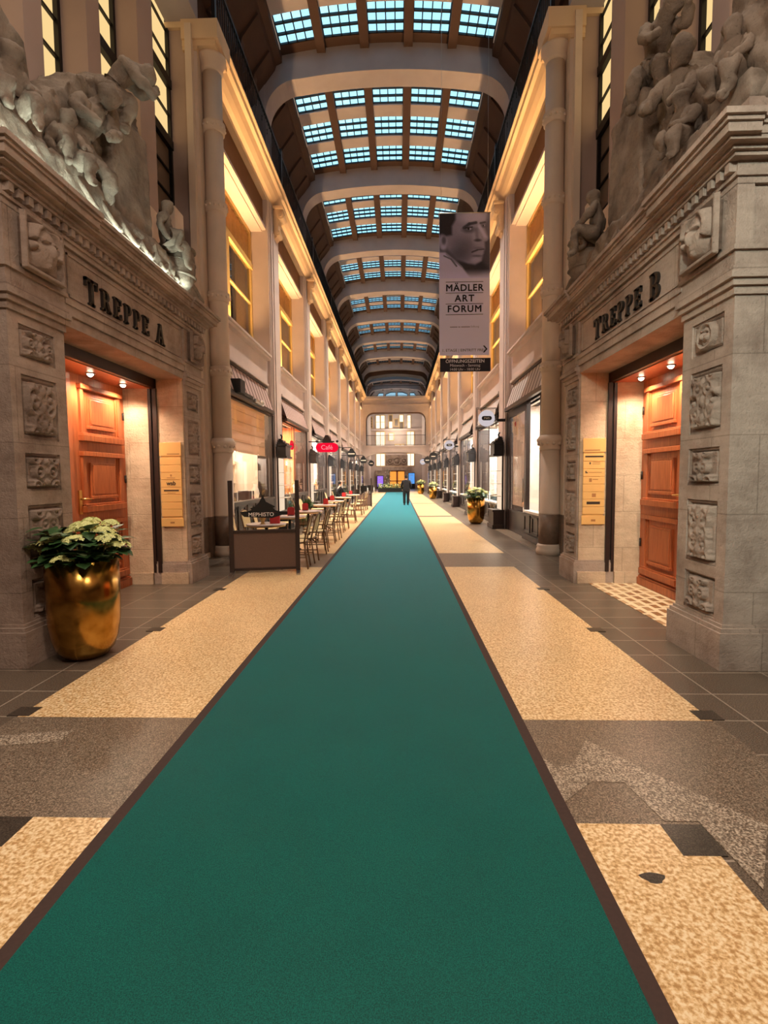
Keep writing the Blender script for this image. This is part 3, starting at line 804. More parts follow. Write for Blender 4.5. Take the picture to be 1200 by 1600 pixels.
# dark service hatches hanging under the glazing
for (x, y, l) in ((0.0, 12.55, 'dark square hatch under the vault glazing at the very top of the photo'), (0.0, BEAMS[4] + 1.5, 'dark square hatch under the vault glazing above the middle of the passage')):
    b = MB(); b.use(M['black']).box(-0.58, 0.58, -0.55, 0.55, 0.0, 0.12)
    h = b.build('ceiling_hatch'); h.location = (x, y, vz(0) - 0.06); tag(h, l, 'hatch')
    for s in (-1, 1):
        MB().box(x + s * 0.5, x + s * 0.52, y - 0.02, y + 0.02, vz(0) + 0.05, 13.6).build('hanger', M['iron'], h)

# ------------------------------------------------------------------ footbridge and far facade
fb = thing('footbridge', 'pale footbridge with railings crossing the far end of the passage', 'bridge', (0, YB, 4.5))
b = MB(); b.use(M['plaster'])
xs = [-3.45 + 6.9 * i / 24 for i in range(25)]
cv = [(x, 4.18 - 0.62 * abs(x / 3.45) ** 3.2) for x in xs]
for (xa, za), (xb, zb) in zip(cv, cv[1:]):
    for y in (YB - 0.5, YB + 0.5): b.face([(xa, y, za), (xb, y, zb), (xb, y, 4.86), (xa, y, 4.86)])
    b.face([(xa, YB - 0.5, za), (xb, YB - 0.5, zb), (xb, YB + 0.5, zb), (xa, YB + 0.5, za)])
b.face([(-3.45, YB - 0.5, 4.86), (3.45, YB - 0.5, 4.86), (3.45, YB + 0.5, 4.86), (-3.45, YB + 0.5, 4.86)])
b.box(-3.45, 3.45, YB - 0.56, YB - 0.5, 4.72, 4.90); b.box(-3.45, 3.45, YB - 0.54, YB - 0.5, 4.22, 4.30)
b.build('lower_deck', None, fb)
b = MB(); b.use(M['plaster'])
hw, r0 = 3.12, 0.75
def door_arch(hw, zt, r):
    c = [(-hw + r - r * math.cos(PI / 2 * i / 8), zt - r + r * math.sin(PI / 2 * i / 8)) for i in range(9)]
    return c + [(-x, z) for x, z in reversed(c)]
c = door_arch(3.12, 8.35, 0.8)
c = [(-3.12, 4.9)] + c + [(3.12, 4.9)]
for (xa, za), (xb, zb) in zip(c, c[1:]):
    b.use(M['plaster']).face([(xa, YB - 0.5, za), (xb, YB - 0.5, zb), (xb, YB - 0.5, 10.0), (xa, YB - 0.5, 10.0)])
    b.face([(xa, YB + 0.9, za), (xb, YB + 0.9, zb), (xb, YB + 0.9, 10.0), (xa, YB + 0.9, 10.0)])
    b.use(M['frieze']).face([(xa, YB - 0.5, za), (xb, YB - 0.5, zb), (xb, YB + 0.9, zb), (xa, YB + 0.9, za)])
b.use(M['plaster'])
for s in (-1, 1): b.box(s * 3.12, s * 3.5, YB - 0.5, YB + 0.9, 4.9, 10.0)
b.box(-3.5, 3.5, YB - 0.62, YB - 0.5, 9.72, 10.0); b.box(-3.5, 3.5, YB - 0.56, YB - 0.5, 9.1, 9.2)
b.box(-3.5, 3.5, YB - 0.5, YB + 0.9, 9.96, 10.0)
b.build('upper_arch', None, fb)
for z0, y in ((4.90, YB - 0.5), (10.0, YB - 0.55)):
    b = MB(); b.use(M['iron']).box(-3.1, 3.1, y - 0.02, y + 0.02, z0 + 1.05, z0 + 1.09).box(-3.1, 3.1, y - 0.015, y + 0.015, z0 + 0.06, z0 + 0.09)
    n = 44
    for i in range(n + 1):
        x = -3.08 + 6.16 * i / n; b.box(x - 0.012, x + 0.012, y - 0.012, y + 0.012, z0, z0 + 1.06)
    b.build('railing', None, fb)
# large brown arch of the vault above the bridge
b = MB(); b.use(M['vaultbrown'])
cr = [(-(2.3 + 0.95 * math.cos(PI / 2 * i / 10)), 12.2 - 0.95 + 0.95 * math.sin(PI / 2 * i / 10)) for i in range(11)]
mid = [(-2.3 + 4.6 * i / 14, 12.42 - 0.22 * ((-2.3 + 4.6 * i / 14) / 2.3) ** 2) for i in range(15)]
arch_strip(b, [(-3.3, 10.0)] + cr + mid[1:-1] + [(-x, z) for x, z in reversed(cr)] + [(3.3, 10.0)], 14.0, YB + 0.1, YB + 1.6)
struct(b.build('trim_3'))

def rear():
    b = MB(); b.use(M['plaster'])
    b.box(-5, 5, YE, YE + 0.4, 2.75, 14.2); b.box(-5, -1.05, YE, YE + 0.4, 0, 2.75); b.box(1.15, 5, YE, YE + 0.4, 0, 2.75)
    b.box(-4, 4, YE - 0.5, YE, 7.85, 8.1); b.box(-4, 4, YE - 0.12, YE, 4.9, 5.2)
    b.use(M['sand']).box(-2.9, -1.0, YE - 0.3, YE + 0.1, 0, 2.5); b.box(1.1, 2.0, YE - 0.3, YE + 0.1, 0, 2.5); b.box(-2.0, 2.0, YE - 0.4, YE + 0.1, 2.5, 2.95)
    struct(b.build('wall_back'))
    def win(x0, x1, z0, z1, nx, nz, pane='rearpane'):
        f = MB(); f.use(M['winframe']); y = YE
        f.box(x0 - 0.08, x1 + 0.08, y - 0.08, y - 0.03, z0 - 0.08, z0); f.box(x0 - 0.08, x1 + 0.08, y - 0.08, y - 0.03, z1, z1 + 0.08)
        f.box(x0 - 0.08, x0, y - 0.08, y - 0.03, z0, z1); f.box(x1, x1 + 0.08, y - 0.08, y - 0.03, z0, z1)
        for i in range(1, nx): x = x0 + (x1 - x0) * i / nx; f.box(x - 0.03, x + 0.03, y - 0.08, y - 0.04, z0, z1)
        for i in range(1, nz): z = z0 + (z1 - z0) * i / nz; f.box(x0, x1, y - 0.08, y - 0.04, z - 0.02, z + 0.02)
        w = struct(f.build(wname()))
        MB().box(x0, x1, y - 0.05, y - 0.02, z0, z1).build('pane', M[pane], w)
    win(-2.75, -1.62, 3.15, 4.75, 2, 1); win(1.45, 2.35, 3.15, 4.75, 2, 1)
    win(-2.75, -1.62, 5.35, 7.7, 2, 1); win(1.45, 2.35, 5.35, 7.7, 2, 1)
    win(-4.0, -3.3, 8.3, 9.7, 3, 4, 'greypane')
    win(-2.75, -2.25, 8.2, 9.9, 1, 2); win(-2.1, -1.6, 8.2, 9.9, 1, 2)
    win(-1.0, -0.55, 8.2, 9.1, 1, 1); win(-0.98, -0.57, 9.2, 9.95, 1, 1, 'greypane')
    win(-0.25, 0.2, 8.5, 9.4, 1, 1, 'greypane'); win(0.45, 0.9, 9.05, 9.95, 1, 1); win(0.45, 0.9, 8.15, 8.95, 1, 1, 'greypane')
    win(1.5, 1.9, 8.2, 9.9, 1, 2)
    win(-1.0, -0.4, 6.6, 7.5, 1, 1); win(-0.2, 0.4, 5.4, 6.0, 1, 1); win(0.6, 1.0, 5.4, 6.0, 1, 1)
    # arched lunette lights under the vault
    for x0, x1, hl, hr in ((-2.9, -1.7, 12.15, 12.9), (-1.45, -0.05, 12.75, 13.0), (0.15, 1.55, 13.0, 12.75), (1.8, 2.95, 12.9, 12.15)):
        f = MB(); f.use(M['iron']); y = YE - 0.03
        f.prism([(x0, 11.95), (x1, 11.95), (x1, hr), ((x0 + x1) / 2, max(hl, hr) + 0.05), (x0, hl)], 'y', y - 0.05, y)
        w = struct(f.build(wname()))
        i = 0.06
        MB().prism([(x0 + i, 11.95 + i), (x1 - i, 11.95 + i), (x1 - i, hr - i), ((x0 + x1) / 2, max(hl, hr) - i), (x0 + i, hl - i)], 'y', y - 0.07, y - 0.05).build('pane', emit('dusk_lit_lunette_pane', rgb(170, 220, 245), 0.56), w)
    # orange lit doors
    f = MB(); f.use(M['door'])
    for x0, x1 in ((-1.05, 0.05), (0.05, 1.15)):
        f.box(x0, x0 + 0.12, YE, YE + 0.1, 0, 2.5); f.box(x1 - 0.12, x1, YE, YE + 0.1, 0, 2.5); f.box(x0, x1, YE, YE + 0.1, 0, 0.3); f.box(x0, x1, YE, YE + 0.1, 2.35, 2.5); f.box(x0, x1, YE, YE + 0.1, 1.0, 1.12)
    d = struct(f.build('door_3'))
    MB().box(-1.0, 1.1, YE + 0.05, YE + 0.07, 0.2, 2.4).build('lit_glass', M['rearorange'], d)
    # stone cartouche over the doors, lit from its ledge
    t = thing('stone_cartouche', 'carved pale stone cartouche with three rosettes above the far lit doors', 'carving', (0, YE - 0.2, 3.1))
    b = MB(); b.use(M['relief']).box(-1.5, 1.5, YE - 0.14, YE, 3.1, 4.6)
    b.build('back_slab', None, t)
    for x, r in ((-0.9, 0.34), (0.05, 0.52), (1.0, 0.34)):
        b = MB(); b.use(M['relief'])
        b.tube([(x + r * math.cos(a), YE - 0.2, 3.75 + r * math.sin(a)) for a in [i * PI / 10 for i in range(20)]], 0.09, 8, True)
        b.ball((x, YE - 0.16, 3.75), r * 0.55, 10)
        b.build('rosette', None, t)
    MB().box(-1.6, 1.6, YE - 0.34, YE, 2.98, 3.10).build('ledge', M['sand_light'], t)
    for x0, x1, z0, z1, m, n, l in ((-2.62, -1.85, 0.35, 1.75, 'purple', 'screen', 'purple glowing upright screen left of the far lit doors'), (1.62, 2.4, 0.7, 2.1, 'blue', 'screen', 'blue glowing upright screen right of the far lit doors')):
        b = MB(); b.use(M['black']).box(x0 - 0.06, x1 + 0.06, YE - 0.55, YE - 0.45, 0, z1 + 0.08)
        o = b.build('display_screen'); tag(o, l, 'screen')
        MB().box(x0, x1, YE - 0.56, YE - 0.549, z0, z1).build('lit_face', M[m], o)
        b = MB(); b.use(M['white']); rr = random.Random(int(z0 * 100))
        for i in range(5): z = z0 + 0.15 + i * 0.24; b.box(x0 + 0.1, x0 + 0.1 + rr.uniform(0.2, 0.5), YE - 0.566, YE - 0.56, z, z + 0.05)
        b.build('bright_bars', None, o)
    for x, y, e, z in ((0, YE - 2.0, 130, 7.2), (0, YE - 5, 120, 9.0), (-1.5, YE - 3, 60, 3.5)):
        la = bpy.data.lights.new('rear_hall_lamp', 'POINT'); la.energy = e; la.color = (1, 0.84, 0.66); la.shadow_soft_size = 0.3
        o = bpy.data.objects.new('rear_hall_lamp', la); COL.objects.link(o); o.location = (x, y, z)
rear()

# ------------------------------------------------------------------ relief panels
def relief(name, org, u, v, n, w, h, seed, parent, mat, depth=0.05, kind='scroll', res=44):
    """carved panel: a height field on a fine grid, sunk in a raised frame"""
    rr = random.Random(seed); org = Vector(org); u = Vector(u); v = Vector(v); n = Vector(n)
    nx = max(18, int(res * w / max(w, h))); ny = max(18, int(res * h / max(w, h)))
    X, Y = np.meshgrid(np.linspace(-1, 1, nx) * w / 2, np.linspace(-1, 1, ny) * h / 2)
    H = np.full_like(X, -0.4)
    sc = min(w, h) / 2
    def blob(cx, cy, r, a=1.0, ry=None):
        ry = ry or r
        d = ((X - cx) / r) ** 2 + ((Y - cy) / ry) ** 2
        return a * np.sqrt(np.clip(1 - d, 0, 1))
    def ring(cx, cy, r, t, a=0.8, a0=-4, a1=4):
        d = np.abs(np.hypot(X - cx, Y - cy) - r) / t
        an = np.arctan2(Y - cy, X - cx)
        return a * np.sqrt(np.clip(1 - d * d, 0, 1)) * ((an > a0) & (an < a1))
    def seg(x0, y0, x1, y1, t, a=0.8):
        dx, dy = x1 - x0, y1 - y0; L = dx * dx + dy * dy + 1e-9
        tt = np.clip(((X - x0) * dx + (Y - y0) * dy) / L, 0, 1)
        d = np.hypot(X - x0 - tt * dx, Y - y0 - tt * dy) / t
        return a * np.sqrt(np.clip(1 - d * d, 0, 1))
    P = []
    if kind == 'face':
        P.append(blob(0, 0, 0.62 * sc, 1.0, 0.80 * sc))
        hair = ring(0, 0.15 * sc, 0.68 * sc, 0.17 * sc, 0.95, -0.5, 3.7)
        P.append(hair)
        for i in range(9):
            a = -0.3 + i * 3.74 / 8; P.append(blob(0.70 * sc * math.cos(a), 0.15 * sc + 0.74 * sc * math.sin(a), 0.16 * sc, 0.9))
        H0 = np.maximum.reduce(P)
        H0 += 0.45 * blob(0, -0.08 * sc, 0.10 * sc, 1, 0.26 * sc) - 0.35 * blob(-0.24 * sc, 0.12 * sc, 0.16 * sc, 1, 0.10 * sc) - 0.35 * blob(0.24 * sc, 0.12 * sc, 0.16 * sc, 1, 0.10 * sc)
        H0 += 0.22 * seg(-0.4 * sc, 0.27 * sc, -0.12 * sc, 0.25 * sc, 0.07 * sc, 1) + 0.22 * seg(0.4 * sc, 0.27 * sc, 0.12 * sc, 0.25 * sc, 0.07 * sc, 1)
        H0 += 0.18 * blob(0, -0.42 * sc, 0.2 * sc, 1, 0.07 * sc) - 0.15 * seg(-0.18 * sc, -0.42 * sc, 0.18 * sc, -0.42 * sc, 0.025 * sc, 1) + 0.2 * blob(0, -0.62 * sc, 0.16 * sc, 1, 0.12 * sc)
        H = np.maximum(H, H0)
    elif kind == 'mask':
        P.append(blob(0, 0, 0.55 * sc, 0.9, 0.62 * sc)); P.append(ring(0, 0, 0.72 * sc, 0.16 * sc, 0.8))
        H0 = np.maximum.reduce(P)
        for sx in (-1, 1):
            H0 += -0.5 * blob(sx * 0.2 * sc, 0.15 * sc, 0.13 * sc, 1, 0.09 * sc) + 0.25 * seg(sx * 0.08 * sc, 0.3 * sc, sx * 0.38 * sc, 0.36 * sc, 0.07 * sc, 1) + 0.3 * blob(sx * 0.3 * sc, -0.15 * sc, 0.15 * sc)
        H0 += 0.5 * blob(0, -0.05 * sc, 0.1 * sc, 1, 0.2 * sc) - 0.3 * blob(0, -0.36 * sc, 0.26 * sc, 1, 0.07 * sc)
        H = np.maximum(H, H0)
    else:
        asp = h / w
        nn = 3 if asp < 1.2 else 5
        for i in range(nn):
            cy = (-0.78 + 1.56 * i / (nn - 1)) * h / 2 + rr.uniform(-0.05, 0.05) * sc; cx = rr.uniform(0.15, 0.62) * w / 2; r = rr.uniform(0.20, 0.34) * sc
            a0 = rr.uniform(-3, 0); a1 = a0 + rr.uniform(3, 5)
            for sx in (-1, 1):
                P.append(ring(sx * cx, cy, r, 0.12 * sc, 0.8)); P.append(blob(sx * cx, cy, 0.13 * sc, 0.9))
                P.append(seg(sx * cx, cy - r, sx * cx * 0.2, cy - 2.2 * r, 0.10 * sc, 0.7))
                P.append(blob(sx * min(w / 2 - 0.14 * sc, cx + r), cy + r, 0.14 * sc, 0.7, 0.09 * sc))
        for i in range(3):
            cy = (-0.55 + 0.55 * i) * h / 2
            P.append(blob(0, cy, 0.24 * sc, 1.0, 0.30 * sc)); P.append(ring(0, cy, 0.3 * sc, 0.06 * sc, 0.7))
        if asp > 1.3:
            P.append(blob(0, 0, 0.34 * sc, 0.95, 0.62 * h / 2 * 0.6)); P.append(seg(0, -0.8 * h / 2, 0, 0.8 * h / 2, 0.08 * sc, 0.6))
        H = np.maximum(H, np.maximum.reduce(P))
    edge = np.minimum(w / 2 - np.abs(X), h / 2 - np.abs(Y))
    fr = 0.06 * min(w, h) + 0.006
    H = np.where(edge < fr * 0.9, -0.05, np.where(edge < fr * 1.5, -0.5, H)) if kind != 'face' else np.where(edge < fr * 1.2, np.where(edge < fr * 0.25, 0.0, 0.42), np.where(edge < fr * 2.0, -0.55, H))
    me = bpy.data.meshes.new(name)
    vs = [org + u * float(X[j, i]) + v * float(Y[j, i]) + n * float(0.003 + depth * (H[j, i] + 0.55)) for j in range(ny) for i in range(nx)]
    fs = [(j * nx + i, j * nx + i + 1, (j + 1) * nx + i + 1, (j + 1) * nx + i) for j in range(ny - 1) for i in range(nx - 1)]
    me.from_pydata(vs, [], fs)
    me.materials.append(mat)
    me.polygons.foreach_set('use_smooth', [True] * len(fs)); me.update()
    return link(name, me, parent)

# slab-serif capitals drawn as boxes and half rings (unit cap height, width given)
def slab(b, ch, put):
    """put(x0,x1,z0,z1) adds a bar; returns advance"""
    T, S = 0.20, 0.10        # stem, serif thickness
    def stem(x, foot=True, head=True):
        put(x, x + T, 0, 1)
        if foot: put(x - 0.09, x + T + 0.09, 0, S)
        if head: put(x - 0.09, x + T + 0.09, 1 - S, 1)
    def bowl(x, z0, z1, wd):
        n = 8; zc = (z0 + z1) / 2; ro = (z1 - z0) / 2
        for i in range(n):
            a0, a1 = -PI / 2 + PI * i / n, -PI / 2 + PI * (i + 1) / n
            put.quad([(x + wd * math.cos(a0), zc + ro * math.sin(a0)), (x + wd * math.cos(a1), zc + ro * math.sin(a1)),
                      (x + (wd - T) * math.cos(a1), zc + (ro - S) * math.sin(a1)), (x + (wd - T) * math.cos(a0), zc + (ro - S) * math.sin(a0))])
    if ch == 'T':
        stem(0.33, True, False); put(0.0, 0.86, 1 - 0.13, 1); put(0.0, 0.10, 0.68, 1); put(0.76, 0.86, 0.68, 1); return 0.95
    if ch in 'PRB':
        stem(0.09); put(0.28, 0.42, 1 - S, 1); put(0.28, 0.42, 0.46, 0.46 + S); bowl(0.40, 0.46, 1.0, 0.32)
        if ch == 'P': return 0.82
        if ch == 'R':
            put.quad([(0.40, 0.48), (0.62, 0.48), (0.86, 0.0), (0.64, 0.0)]); put(0.60, 0.93, 0, S); return 0.98
        put(0.28, 0.44, 0, S); bowl(0.42, 0.0, 0.54, 0.36); return 0.92
    if ch == 'E':
        stem(0.09); put(0.2, 0.74, 1 - S, 1); put(0.2, 0.76, 0, S); put(0.2, 0.56, 0.46, 0.46 + S)
        put(0.66, 0.74, 0.72, 1); put(0.68, 0.76, 0, 0.28); put(0.5, 0.56, 0.38, 0.64); return 0.86
    if ch == 'A':
        put.quad([(0.06, 0), (0.18, 0), (0.50, 0.92), (0.42, 1.0)]); put.quad([(0.62, 0), (0.86, 0), (0.56, 1.0), (0.40, 1.0)])
        put(0.22, 0.68, 0.28, 0.28 + S); put(-0.04, 0.30, 0, S); put(0.52, 0.96, 0, S); put(0.34, 0.58, 1 - 0.06, 1); return 1.0
    return 0.55

# ------------------------------------------------------------------ stone portals
PX, PY0, PY1 = 2.84, 4.08, 8.03
PANELS = ((2.56, 2.84, 'mask'), (1.90, 2.43, 'scroll'), (1.46, 1.78, 'scroll'), (0.80, 1.34, 'scroll'), (0.38, 0.71, 'scroll'))
def face_plate(bb, b, X, rc, ya, yb, yc, w):
    bb(b, X, X + rc, ya, yc - w / 2, 0, 4.0); bb(b, X, X + rc, yc + w / 2, yb, 0, 4.0)
    zz = [0.0] + [v for p in reversed(PANELS) for v in p[:2]] + [4.0]
    for z0, z1 in zip(zz[0::2], zz[1::2]): bb(b, X, X + rc, yc - w / 2, yc + w / 2, z0, z1)
def portal(s):
    side = SIDE[s]; X = PX
    letters = 'TREPPE A' if s < 0 else 'TREPPE B'
    t = thing('stone_portal', 'carved sandstone door portal lettered %s on the %s of the passage' % (letters, side), 'portal', (s * 3.3, 6.0, 0))
    def bb(b, x0, x1, y0, y1, z0, z1): b.box(s * x0, s * x1, y0, y1, z0, z1)
    # near pier, a broad block whose flank faces the camera
    RC = 0.045
    b = MB(); b.use(M['sand']); bb(b, X + RC, 3.95, PY0, 4.78, 0, 4.0); face_plate(bb, b, X, RC, PY0, 4.78, 4.42, 0.44); bb(b, X - 0.027, X + 0.1, PY0 - 0.027, 4.80, 3.27, 3.735)
    near = b.build('near_pier', None, t)
    b = MB(); b.use(M['sand']); bb(b, X + RC, 3.86, 7.46, PY1, 0, 4.0); face_plate(bb, b, X, RC, 7.46, PY1, 7.745, 0.40); bb(b, X - 0.027, X + 0.1, 7.44, PY1 + 0.027, 3.27, 3.735)
    far = b.build('far_pier', None, t)
    for par, ya, yb, xe, near_side in ((near, PY0, 4.78, 3.95, True), (far, 7.46, PY1, 3.84, False)):
        b = MB(); b.use(M['sand'])
        for d, z0, z1 in ((0.05, 0, 0.30), (0.035, 0.30, 0.335), (0.015, 0.335, 0.36)):
            bb(b, X - d, xe, ya - d, yb + d, z0, z1)
        b.build('plinth', None, par)
        b = MB(); b.use(M['sand'])
        for d, z0, z1 in ((0.02, 2.92, 2.98), (0.045, 2.98, 3.03), (0.07, 3.03, 3.08), (0.05, 3.08, 3.12), (0.026, 3.12, 3.24), (0.05, 3.24, 3.275)):
            bb(b, X - d, 3.2 if not near_side else xe, ya - d * (1 if near_side else 0.4), yb + d * (0.4 if near_side else 1), z0, z1)
        b.build('capital_moulding', None, par)
    b = MB(); b.use(M['sand']); bb(b, X, 4.4, 4.78, 7.46, 3.0, 4.0)            # lintel with stepped architrave
    bb(b, X - 0.02, X + 0.02, 4.78, 7.44, 3.10, 3.19); bb(b, X - 0.035, X + 0.02, 4.78, 7.44, 3.19, 3.24)
    for z0, z1 in ((3.28, 3.30), (3.66, 3.68)): bb(b, X - 0.012, X + 0.02, 4.86, 7.36, z0, z1)
    for y in (4.86, 7.34): bb(b, X - 0.012, X + 0.02, y, y + 0.02, 3.28, 3.68)
    lint = b.build('lintel', None, t)
    # cornice in layers, with a dentil course
    b = MB(); b.use(M['sand'])
    for d, z0, z1 in ((0.03, 3.72, 3.77), (0.05, 3.77, 3.80), (0.035, 3.80, 3.88), (0.10, 3.88, 3.91), (0.13, 3.91, 3.94), (0.19, 3.94, 3.97), (0.20, 3.97, 4.03), (0.22, 4.03, 4.06), (0.245, 4.06, 4.10), (0.14, 4.10, 4.15), (0.05, 4.15, 4.22), (-0.08, 4.22, 4.34), (-0.15, 4.34, 4.46)):
        bb(b, X - d, 3.61, PY0 - d, PY1 + d, z0, z1)
    for d, z0, z1 in ((0.235, 3.966, 4.031), (0.255, 4.031, 4.061), (0.28, 4.061, 4.104)):
        bb(b, X - d, X, PY0 - d, 5.05, z0, z1); bb(b, X - d, X, 7.3, PY1 + d, z0, z1)
    corn = b.build('cornice', None, t)
    y = PY0 - 0.02
    while y < PY1 + 0.05:
        b = MB(); b.use(M['sand']); bb(b, X - 0.09, X - 0.03, y, y + 0.055, 3.81, 3.879); b.build('dentil', None, corn); y += 0.11
    # reveals and soffit inside the opening
    b = MB(); b.use(M['sand_light'])
    bb(b, X + 0.02, 3.24, 7.43, 7.47, 0.0, 3.0); bb(b, 3.36, 3.80, 7.40, 7.47, 0.0, 2.86); bb(b, X + 0.0, 3.24, 7.39, 7.47, 0.0, 0.17); bb(b, 3.36, 3.80, 7.37, 7.47, 0.0, 0.17)
    b.build('reveal', None, t)
    b = MB(); b.use(M['darkframe']); bb(b, 3.235, 3.29, 7.40, 7.46, 0.17, 2.86); bb(b, 3.32, 3.37, 7.405, 7.46, 0.17, 2.86); bb(b, 3.29, 3.32, 7.43, 7.46, 0.17, 2.86)
    b.build('door_stop', None, t)
    b = MB(); b.use(M['darkframe']); bb(b, 3.26, 3.32, 4.78, 7.46, 2.87, 3.01)
    b.build('header_edge', None, t)
    b = MB(); b.use(M['door']); bb(b, 3.32, 3.84, 4.76, 7.46, 2.86, 3.02)
    b.build('header_board', None, t)
    # relief panels on the pilasters and head medallions in the frieze
    heights = PANELS
    for i, (z0, z1, kd) in enumerate(heights):
        for par, yc, w, off in ((near, 4.42, 0.44, 0), (far, 7.745, 0.40, 50)):
            relief('relief_panel', (s * (X + RC), yc, (z0 + z1) / 2), (0, -s, 0), (0, 0, 1), (-s, 0, 0), w, z1 - z0, i * 3 + off + (s > 0) * 7, par, M['relief'], 0.056, kd if off == 0 and s > 0 else 'scroll', 56 if off == 0 else 44)
    for par, yc, w in ((near, 4.42, 0.50), (far, 7.745, 0.44)):
        relief('head_medallion', (s * (X - 0.03), yc, 3.50), (0, -s, 0), (0, 0, 1), (-s, 0, 0), w, 0.46, 5, par, M['relief'], 0.09, 'face', 60)
    # lettering
    class Put:
        def __init__(p, b, x, sc, zb): p.b, p.x, p.sc, p.zb = b, x, sc, zb
        def pt(p, x, z): return ((p.x + x * p.sc * 0.92) if True else 0, p.zb + z * p.sc)
        def __call__(p, x0, x1, z0, z1): p.quad([(x0, z0), (x1, z0), (x1, z1), (x0, z1)])
        def quad(p, q):
            pts = [p.pt(*c) for c in q]
            pts = [((start + (a - p0)) if s < 0 else (start - (a - p0)), z) for a, z in pts]
            p.b.prism(pts, 'x', s * (X - 0.03), s * (X + 0.01))
    p0 = 0.0
    # reading direction: away from the camera on the left, towards it on the right
    start = 5.12 if s < 0 else 6.88
    x = 0.0
    for i, ch in enumerate(letters):
        big = i in (0, 7); sc = 0.26 if big else 0.215; zb = 3.325 if not big else 3.30
        if ch == ' ': x += 0.13; continue
        b = MB(); b.use(M['letter'])
        adv = slab(b, ch, Put(b, x, sc, zb))
        b.build('letter', None, lint); x += adv * sc * 0.92 + 0.045
    return t
PORT = {s: portal(s) for s in (-1, 1)}

# ------------------------------------------------------------------ panelled doors
def door(s, n):
    X = 3.72
    f = MB(); f.use(M['door'])
    f.box(s * X, s * (X + 0.14), 7.36, 7.46, 0, 2.9); f.box(s * X, s * (X + 0.14), 4.76, 4.86, 0, 2.9); f.box(s * (X + 0.06), s * (X + 0.12), 4.76, 7.46, 2.74, 2.9)
    f.box(s * (X + 0.13), s * (X + 0.2), 4.7, 7.5, 0, 3.0)
    d = struct(f.build('door_%d' % n))
    for y0, y1, act in ((6.13, 7.36, True), (4.86, 6.09, False)):
        b = MB(); b.use(M['door'])
        def bx(ya, yb, za, zb, d0, d1=0.0): b.box(s * (X - d0), s * (X + 0.05 - d1), ya, yb, za, zb)
        bx(y0, y1, 0.0, 2.86, 0.0)
        bx(y0, y1, 0.0, 0.11, 0.05); bx(y0, y1, 0.11, 0.135, 0.03)
        leaf = b.build('door_leaf', None, d)
        ya, yb = y0 + 0.24, y1 - 0.14
        for z0, z1 in ((2.10, 2.72), (1.20, 1.88), (0.24, 0.98)):
            q = MB(); q.use(M['door'])
            def pr(a, b_, c, e, dd): q.box(s * (X - dd), s * (X + 0.02), a, b_, c, e)
            pr(ya - 0.05, yb + 0.05, z0 - 0.06, z0 + 0.02, 0.075); pr(ya - 0.035, yb + 0.035, z0 + 0.02, z0 + 0.045, 0.05)   # projecting sill
            pr(ya - 0.03, ya + 0.035, z0, z1, 0.035); pr(yb - 0.035, yb + 0.03, z0, z1, 0.035)
            pr(ya - 0.05, yb + 0.05, z1 - 0.03, z1 + 0.03, 0.06)
            pr(ya + 0.035, ya + 0.06, z0 + 0.04, z1 - 0.03, 0.015); pr(yb - 0.06, yb - 0.035, z0 + 0.04, z1 - 0.03, 0.015)
            pr(ya + 0.14, yb - 0.14, z0 + 0.13, z1 - 0.11, 0.030); pr(ya + 0.17, yb - 0.17, z0 + 0.16, z1 - 0.14, 0.042)
            pr(ya + 0.13, yb - 0.13, z0 + 0.10, z0 + 0.14, 0.05)
            q.build('raised_panel', None, leaf, 0.006)
        if act:
            MB().box(s * (X - 0.03), s * X, 6.06, 6.16, 0.12, 2.84).build('meeting_strip', M['door'], leaf)
            h = MB(); h.use(M['brass']).box(s * (X - 0.018), s * X, 6.26, 6.315, 1.12, 1.42)
            h.tube([(s * (X - 0.02), 6.288, 1.31), (s * (X - 0.07), 6.288, 1.31), (s * (X - 0.075), 6.32, 1.31), (s * (X - 0.072), 6.42, 1.305)], 0.013, 8)
            h.build('door_handle', None, leaf)
        for z in (0.55, 1.5, 2.4):
            MB().tube([(s * (X - 0.012), 7.365, z), (s * (X - 0.012), 7.365, z + 0.11)], 0.014, 8).build('hinge', M['darkframe'], leaf) if act else None
door(-1, 1); door(1, 2)

# downlights in the wooden header boards
for s, nm in ((-1, 'left'), (1, 'right')):
    for i, y in enumerate((7.05, 6.3, 5.55)):
        b = MB(); b.use(M['chrome']).lathe([(0.055, 0.0), (0.055, 0.012), (0.04, 0.012), (0.04, 0.004)], (0, 0, -0.012), 16)
        o = b.build('downlight'); o.location = (s * 3.52, y, 2.86)
        g = MB().ball((s * 3.52, y, 2.852), 0.036, 8).build('lamp_bulb', M['lamp'], o)
        tag(o, 'small round spot in the wooden header over the %s door, %s along it' % (nm, ('farthest', 'middle', 'nearest')[i]), 'spotlight', 'downlights over the doors')
        la = bpy.data.lights.new('downlight_beam', 'SPOT'); la.energy = 44; la.color = (1, 0.80, 0.58); la.spot_size = 2.6; la.spot_blend = 0.9; la.shadow_soft_size = 0.04
        lo = bpy.data.objects.new('downlight_beam', la); COL.objects.link(lo); lo.location = (s * 3.50, y, 2.79); lo.rotation_euler = (0, -s * 0.12 , 0)

